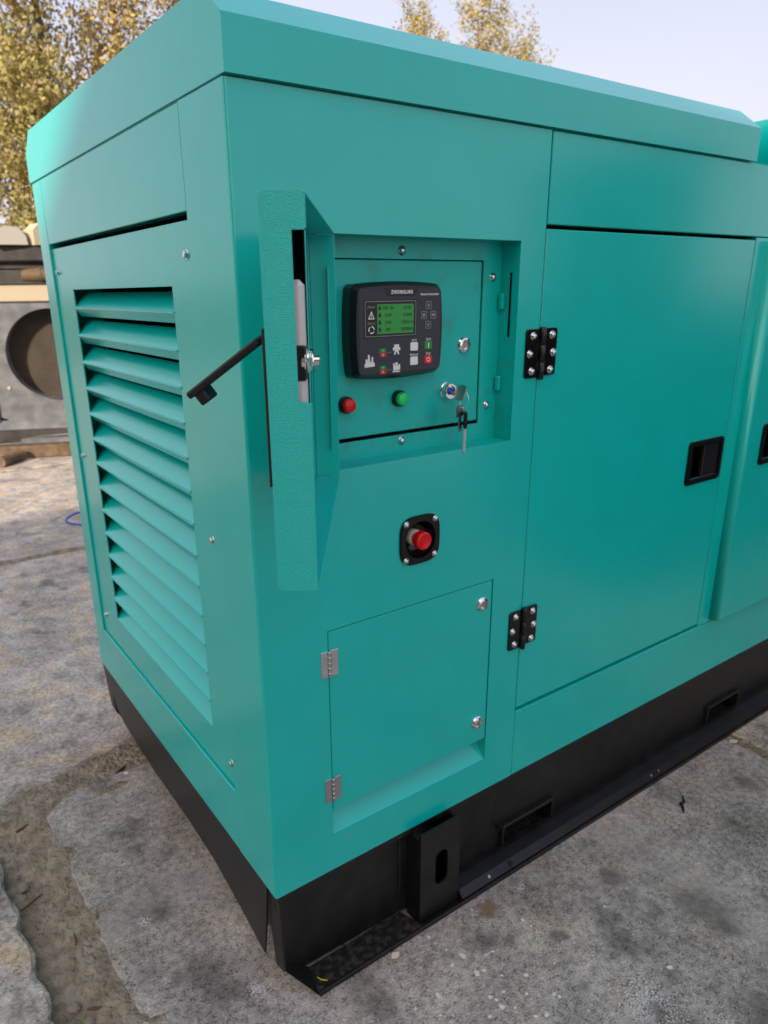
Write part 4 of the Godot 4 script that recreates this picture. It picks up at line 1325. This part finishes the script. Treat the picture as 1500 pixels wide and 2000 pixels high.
# ---------------------------------------------------------------- radiators and scrap at the back
func build_radiators() -> void:
	var grime := mat(Color.WHITE, 0.6, 0.0, 0.4)
	grime.albedo_texture = noise_tex(0.012, 512, false, 1.0, FastNoiseLite.TYPE_SIMPLEX_SMOOTH, 71, two(Color(0.33, 0.335, 0.355), Color(0.455, 0.46, 0.475)), 5)
	triplanar(grime, 0.9)
	var dark := mat(Color.WHITE, 0.6, 0.0, 0.4)
	dark.albedo_texture = noise_tex(0.012, 512, false, 1.0, FastNoiseLite.TYPE_SIMPLEX_SMOOTH, 72, two(Color(0.17, 0.16, 0.16), Color(0.27, 0.255, 0.245)), 5)
	triplanar(dark, 0.9)
	var cream := mat(Color(0.66, 0.60, 0.52), 0.7)
	var rust := mat(Color.WHITE, 0.8)
	rust.albedo_texture = noise_tex(0.02, 256, false, 1.0, FastNoiseLite.TYPE_SIMPLEX_SMOOTH, 73, two(Color(0.30, 0.23, 0.17), Color(0.46, 0.38, 0.30)), 5)
	triplanar(rust, 1.5)
	var R := thing("radiator", "large grimy engine radiator with a round fan opening standing at the back left", "radiator", Vector3(1.08, 0, -6.2), -0.40)
	# shroud plate with a round opening
	var n := 48
	var hole := PackedVector2Array()
	var outer := PackedVector2Array()
	for i in n:
		var a := TAU * i / n
		hole.append(Vector2(cos(a) * 0.415, 0.915 + sin(a) * 0.405))
		var k := 1.0 / maxf(absf(cos(a)) / 0.56, (absf(sin(a)) / 0.465) if sin(a) > 0 else absf(sin(a)) / 0.60)
		outer.append(Vector2(cos(a) * k, 0.915 + sin(a) * k))
	var b := MB.new()
	b.ring(outer, hole, -0.004, 0.0)
	var sh := obj("fan_shroud", b, grime, R)
	b = MB.new()
	b.smooth(true)
	for i in n:
		var p := hole[i]
		var q := hole[(i + 1) % n]
		b.face([Vector3(p.x, p.y, 0), Vector3(q.x, q.y, 0), Vector3(q.x, q.y, 0.03), Vector3(p.x, p.y, 0.03)], Vector3(-p.x, 0.9 - p.y, 0))
		b.face([Vector3(p.x, p.y, 0), Vector3(q.x, q.y, 0), Vector3(q.x * 1.03, 0.915 + (q.y - 0.915) * 1.03, -0.16), Vector3(p.x * 1.03, 0.915 + (p.y - 0.915) * 1.03, -0.16)], Vector3(-p.x, 0.9 - p.y, 0))
	obj("fan_ring", b, grime, sh)
	# core with its fins
	b = MB.new()
	b.bx(Vector3(-0.55, 0.3, -0.30), Vector3(0.55, 1.38, -0.17), 0.002)
	var core := obj("core", b, dark, R)
	b = MB.new()
	for i in 46:
		var y := 0.45 + i * 0.0205
		b.bx(Vector3(-0.5, y, -0.1695), Vector3(0.5, y + 0.006, -0.158), 0.0)
	var fins := obj("fins", b, mat(Color(0.36, 0.30, 0.24), 0.7), core)
	fins.set_meta("kind", "stuff")
	# flanges, top plate and header tank
	b = MB.new()
	b.bx(Vector3(-0.60, 1.382, -0.30), Vector3(0.62, 1.525, 0.03), 0.004)
	obj("top_plate", b, cream, R)
	b = MB.new()
	b.bx(Vector3(-0.62, 1.527, -0.32), Vector3(0.66, 1.655, -0.02), 0.006)
	b.bx(Vector3(-0.62, 1.527, -0.02), Vector3(0.66, 1.552, 0.05), 0.003)
	obj("pipe_tray", b, dark, R)
	b = MB.new()
	b.bx(Vector3(-0.64, 1.715, -0.36), Vector3(0.70, 1.848, 0.07), 0.012)
	b.bx(Vector3(-0.62, 1.657, -0.32), Vector3(0.66, 1.7148, -0.0), 0.004)
	obj("header_tank", b, dark, R)
	b = MB.new()
	b.tube([Vector3(-0.16, 1.60, 0.03), Vector3(-0.10, 1.603, 0.04), Vector3(0.45, 1.62, 0.05)], [0.05, 0.056, 0.058], 14)
	b.tube([Vector3(-0.02, 1.604, 0.04), Vector3(0.0, 1.605, 0.04)], 0.063, 14)
	obj("hose", b, rust, R)
	# side flange, skirt with flared foot
	b = MB.new()
	b.bx(Vector3(-0.60, 0.20, -0.28), Vector3(-0.562, 1.381, 0.03), 0.004)
	b.bx(Vector3(0.562, 0.20, -0.28), Vector3(0.60, 1.381, 0.03), 0.004)
	obj("side_flange", b, grime, R)
	b = MB.new()
	b.face([Vector3(-0.56, 0.32, 0.001), Vector3(0.56, 0.32, 0.001), Vector3(0.60, 0.20, 0.16), Vector3(-0.60, 0.17, 0.16)], Vector3(0, 1, 1))
	b.bx(Vector3(-0.60, 0.12, 0.13), Vector3(0.60, 0.171, 0.16), 0.003)
	obj("foot", b, grime, R)
	for p in [[-0.47, 1.05], [-0.44, 0.62], [-0.49, 1.27]]:
		b = MB.new()
		b.at(place(Vector3(p[0], p[1], 0)))
		b.lathe([Vector2(0.018, 0), Vector2(0.016, 0.01), Vector2(0, 0.012)], 10)
		obj("bolt", b, cream, R)
	# beams it stands on
	for q in [[0.0, 0.13, 0.06, "uppermost"], [0.12, 0.0, 0.06, "lower"]]:
		b = MB.new()
		b.bx(Vector3(-0.75, -0.055, -0.07), Vector3(0.8, 0.055, 0.07), 0.006)
		var bm := obj("timber_beam", b, rust if q[1] < 0.1 else dark, self, Transform3D(Basis(Vector3.UP, -0.36 - q[0] * 0.3), Vector3(1.08, q[1] + 0.06, -6.12 + q[0])))
		tag(bm, "%s of the two long beams lying under the radiator" % q[3], "beam")
	# pipes
	b = MB.new()
	var pp := []
	for i in 2:
		pp.append(Vector3(-0.16 + i * 0.30, 0.05, 0.0))
	b.tube(pp, 0.046, 16)
	b.tube([Vector3(0.141, 0.05, 0), Vector3(0.1425, 0.05, 0)], 0.034, 14)
	tag(obj("steel_pipe", b, rust, self, place(Vector3(0.54, 0, -5.95), 0.75)), "short rusty pipe lying on the ground in front of the radiator", "pipe")
	# machine beside it, only its edge in view
	b = MB.new()
	b.bx(Vector3(-1.1, 0.0, -0.4), Vector3(-0.08, 1.36, 0.0), 0.01)
	b.bx(Vector3(-1.15, 1.361, -0.45), Vector3(-0.05, 1.42, 0.04), 0.006)
	tag(obj("machine_housing", b, grime, self, place(Vector3(0.50, 0, -6.42), -0.40)), "grey steel housing left of the radiator, only its edge in view", "machine")
	# pale covers on the header tank
	b = MB.new()
	b.prism(PackedVector2Array([Vector2(-0.14, 0), Vector2(0.14, 0), Vector2(0.13, 0.07), Vector2(0.08, 0.14), Vector2(-0.03, 0.15), Vector2(-0.11, 0.11)]), -0.10, 0.10)
	tag(obj("plastic_cover", b, mat(Color(0.62, 0.60, 0.57), 0.6), self, place(Vector3(0.86, 1.849, -6.25), -0.2)), "grey-white rounded cover lying on the radiator's tank", "cover")
	b = MB.new()
	b.prism(PackedVector2Array([Vector2(-0.12, 0), Vector2(0.12, 0), Vector2(0.13, 0.10), Vector2(0.05, 0.19), Vector2(-0.05, 0.18), Vector2(-0.12, 0.12)]), -0.09, 0.09)
	tag(obj("plastic_cover", b, mat(Color(0.72, 0.66, 0.56), 0.6), self, place(Vector3(1.12, 1.849, -6.22), 0.25)), "cream cover lying on the radiator's tank beside the generator", "cover")
	# loop of blue hose
	b = MB.new()
	var hp := []
	for i in 31:
		var a := TAU * i / 30.0
		hp.append(Vector3(0.16 * cos(a), 0.006 + 0.003 * sin(a * 3.0), 0.17 * sin(a)))
	b.tube(hp, 0.006, 8)
	tag(obj("blue_hose", b, mats.blue, self, place(Vector3(0.64, 0.0, -3.82))), "loop of thin blue hose lying on the concrete behind the generator", "hose")

# ---------------------------------------------------------------- trees
func tree(at: Vector3, h: float, spread: float, leaves: int, sd: int, label: String, leaf: Material, bark: Material, dry: float) -> void:
	var rng := RandomNumberGenerator.new()
	rng.seed = sd
	var T := thing("poplar_tree", label, "tree", at, 0.0, "autumn trees behind the yard")
	var b := MB.new()
	var trunk := []
	var tr := []
	for i in 9:
		var f := i / 8.0
		trunk.append(Vector3(sin(f * 4.0 + sd) * 0.12 * f, h * f * 0.96, cos(f * 3.0 + sd) * 0.12 * f))
		tr.append(lerpf(0.16, 0.012, f) * h / 9.0)
	b.tube(trunk, tr, 8)
	var tk := obj("trunk", b, bark, T)
	var V := PackedVector3Array()
	var N := PackedVector3Array()
	var C := PackedColorArray()
	var lb := MB.new()
	var limbs := int(h * 6.0)
	var spots := []
	for i in limbs:
		var f := 0.06 + 0.92 * (i + rng.randf()) / limbs
		var a := rng.randf() * TAU
		var s: Vector3 = trunk[0].lerp(trunk[8], 0.0)
		var k := f * 8.0
		s = trunk[int(k)].lerp(trunk[mini(int(k) + 1, 8)], k - int(k))
		var ln := (0.35 + 0.65 * sin(PI * clampf(f * 0.8 + 0.15, 0, 1))) * spread * rng.randf_range(0.6, 1.15)
		var dir := Vector3(cos(a) * 0.62, 0.95 + rng.randf() * 0.4, sin(a) * 0.62).normalized()
		var e: Vector3 = s + dir * ln * 1.3
		e.y = minf(e.y, h * 1.04)
		var mid: Vector3 = (s + e) * 0.5 + Vector3(cos(a), -0.3, sin(a)) * 0.12 * ln
		lb.tube([s, mid, e], [0.028 * (1.1 - f), 0.018 * (1.1 - f), 0.006], 5)
		var tone := rng.randf()
		for q in 7:
			var u := 0.18 + 0.82 * (q + rng.randf()) / 7.0
			var p: Vector3 = s.lerp(mid, u).lerp(mid.lerp(e, u), u)
			spots.append([p + Vector3(rng.randfn(), rng.randfn() * 0.7, rng.randfn()) * 0.13 * spread, clampf(tone + rng.randfn() * 0.18, 0, 1)])
	obj("limbs", lb, bark, tk)
	var gold := Color(0.56, 0.42, 0.15)
	var olive := Color(0.27, 0.26, 0.10)
	var brown := Color(0.42, 0.31, 0.18)
	for i in leaves:
		var sp: Array = spots[rng.randi() % spots.size()]
		var c: Vector3 = sp[0] + Vector3(rng.randfn(), rng.randfn() * 1.1, rng.randfn()) * 0.12
		var u := Vector3(rng.randfn(), rng.randfn(), rng.randfn()).normalized()
		var w := u.cross(Vector3(rng.randfn(), rng.randfn(), rng.randfn())).normalized()
		var sz := rng.randf_range(0.022, 0.046)
		var col: Color = olive.lerp(gold, clampf(sp[1] * 0.78 + rng.randfn() * 0.22 + dry, 0, 1))
		if rng.randf() < 0.14:
			col = brown
		col = col * rng.randf_range(0.75, 1.25)
		var nn := u.cross(w)
		var A := c - u * sz * 1.2
		var B := c + w * sz * 0.8 + nn * sz * 0.2
		var D := c + u * sz * 1.2
		var E := c - w * sz * 0.8 + nn * sz * 0.2
		for v in [A, B, D, A, D, E]:
			V.append(v)
			N.append(nn)
			C.append(col)
	var arr := []
	arr.resize(Mesh.ARRAY_MAX)
	arr[Mesh.ARRAY_VERTEX] = V
	arr[Mesh.ARRAY_NORMAL] = N
	arr[Mesh.ARRAY_COLOR] = C
	var me := ArrayMesh.new()
	me.add_surface_from_arrays(Mesh.PRIMITIVE_TRIANGLES, arr)
	var cr := obj("crown", me, leaf, T)
	cr.set_meta("kind", "stuff")

func build_trees() -> void:
	var leaf := mat(Color.WHITE, 0.6, 0.0, 0.3)
	leaf.vertex_color_use_as_albedo = true
	leaf.cull_mode = BaseMaterial3D.CULL_DISABLED
	leaf.backlight_enabled = true
	leaf.backlight = Color(0.6, 0.5, 0.2)
	var bark := mat(Color(0.42, 0.37, 0.31), 0.9)
	var i := 0
	for q in [[2.1, -14.5, 9.5, 1.5, 15000, "golden poplar at the far left edge of the photograph, behind the radiator", 0.05], [3.6, -15.5, 10.5, 1.5, 15000, "tall golden poplar rising behind the left corner of the generator's roof", 0.10], [5.0, -15.0, 9.8, 1.4, 14000, "golden poplar just right of the tall one, above the generator's roof edge", 0.15], [2.9, -13.0, 5.2, 1.5, 11000, "lower dark olive tree in front of the poplars, just above the radiator", -0.45], [1.0, -16.0, 10.0, 1.6, 10000, "golden poplar behind the radiator, mostly out of the frame at the left", 0.1], [6.6, -15.5, 8.6, 1.4, 12000, "poplar whose crown shows through the thin gap at the top of the picture", 0.12]]:
		tree(Vector3(q[0], -0.05, q[1]), q[2], q[3], q[4], 300 + i, q[5], leaf, bark, q[6])
		i += 1
	for q in [[15.0, -18.0, 9.2, 1.7, 11000, "thin autumn treetop above the roof hood, leftmost of the distant three"], [17.3, -18.0, 9.8, 2.0, 13000, "thin autumn treetop above the roof hood, middle and highest of the distant three"], [19.6, -18.2, 9.2, 1.8, 11000, "thin autumn treetop above the roof hood, rightmost of the distant three"]]:
		tree(Vector3(q[0], -0.05, q[1]), q[2], q[3], q[4], 300 + i, q[5], leaf, bark, 0.0)
		i += 1

# ---------------------------------------------------------------- small debris on the ground
func build_debris() -> void:
	var rng := RandomNumberGenerator.new()
	rng.seed = 77
	var sm := mat(Color(0.50, 0.46, 0.41), 0.9)
	var stones := [[-0.393, -0.659, 0.017, "largest grey stone in the dirt joint at the left edge"], [-0.371, -0.241, 0.016, "grey stone in the dirt joint near the bottom left corner"], [-0.353, -0.193, 0.013, "small brown stone beside the grey one in the bottom left dirt joint"], [-0.335, -0.27, 0.007, "pebble above the two stones in the bottom left dirt joint"], [-0.40, -0.71, 0.009, "pebble just behind the largest stone in the left dirt joint"]]
	for s in stones:
		var b := MB.new()
		var n := 7
		var rings := []
		for k in 4:
			var rr := []
			for i in n:
				var a := TAU * i / n
				var f: float = sin(PI * (k + 0.7) / 4.4)
				rr.append(Vector3(cos(a) * f * rng.randf_range(0.8, 1.15), cos(PI * (k + 0.7) / 4.4) * 0.62, sin(a) * f * rng.randf_range(0.7, 1.0)) * s[2])
			rings.append(rr)
		b.face(rings[0], Vector3.UP)
		b.face(rings[3], Vector3.DOWN)
		for k in 3:
			for i in n:
				var j := (i + 1) % n
				var q: Array = [rings[k][i], rings[k][j], rings[k + 1][j], rings[k + 1][i]]
				b.face(q, q[0] + q[2])
		tag(obj("stone", b, sm, self, place(Vector3(s[0], -0.012 + s[2] * 0.35, s[1]), rng.randf() * 6.0)), s[3], "stone")
	var wood := mat(Color(0.36, 0.27, 0.19), 0.9)
	for s in [[-0.385, -0.60, 0.03, 0.4, "flat dry twig beside the largest stone in the left dirt joint"], [-0.325, -0.42, 0.028, 1.4, "thin dry stick lying along the slab edge in the left dirt joint"], [-0.33, -0.215, 0.022, -0.5, "short twig by the stones in the bottom left dirt joint"], [-0.345, -0.90, 0.025, 0.3, "dry twig where the two dirt joints meet"]]:
		var b := MB.new()
		b.tube([Vector3(-s[2], 0, 0), Vector3(-s[2] * 0.2, 0.002, 0.002), Vector3(s[2], 0, -0.002)], [0.003, 0.0042, 0.002], 6)
		tag(obj("twig", b, wood, self, place(Vector3(s[0], -0.010, s[1]), s[3])), s[4], "twig")
	var flake := mat(Color(0.80, 0.79, 0.75), 0.7)
	for s in [[0.257, 0.064, 0.012, "white paint flake lying against the black skid rail"], [1.66, 0.075, 0.016, "white flake in the slab joint at the right edge"]]:
		var b := MB.new()
		b.at(Transform3D(Basis(Vector3(1, 0, 0), Vector3(0, 0, -1), Vector3(0, 1, 0)).rotated(Vector3(0, 0, 1), 0.2), Vector3.ZERO))
		var o := PackedVector2Array()
		for i in 8:
			o.append(Vector2.from_angle(TAU * i / 8.0) * s[2] * rng.randf_range(0.45, 1.1))
		b.prism(o, 0.0, 0.0012)
		tag(obj("paint_flake", b, flake, self, place(Vector3(s[0], 0.004, s[1]), rng.randf() * 6.0)), s[3], "flake")
	var b2 := MB.new()
	b2.tube([Vector3(-0.035, 0.003, 0.004), Vector3(-0.012, 0.004, 0.0), Vector3(0.0, 0.006, -0.006), Vector3(0.014, 0.004, 0.001), Vector3(0.045, 0.003, -0.004)], [0.002, 0.004, 0.006, 0.004, 0.0015], 6)
	tag(obj("rubber_scrap", b2, mats.rubber, self, place(Vector3(1.245, 0.0, 0.155), 0.5)), "torn scrap of black rubber on the concrete at the right", "scrap")
	var b3 := MB.new()
	b3.tube([Vector3(-0.03, 0.002, 0), Vector3(-0.005, 0.005, 0.003), Vector3(0.03, 0.002, 0.0)], [0.002, 0.006, 0.002], 6)
	tag(obj("dry_leaf", b3, mat(Color(0.14, 0.11, 0.09), 0.9), self, place(Vector3(-0.045, -0.006, -0.985), 0.6)), "dark curled dry leaf in the dirt joint by the skid", "leaf")
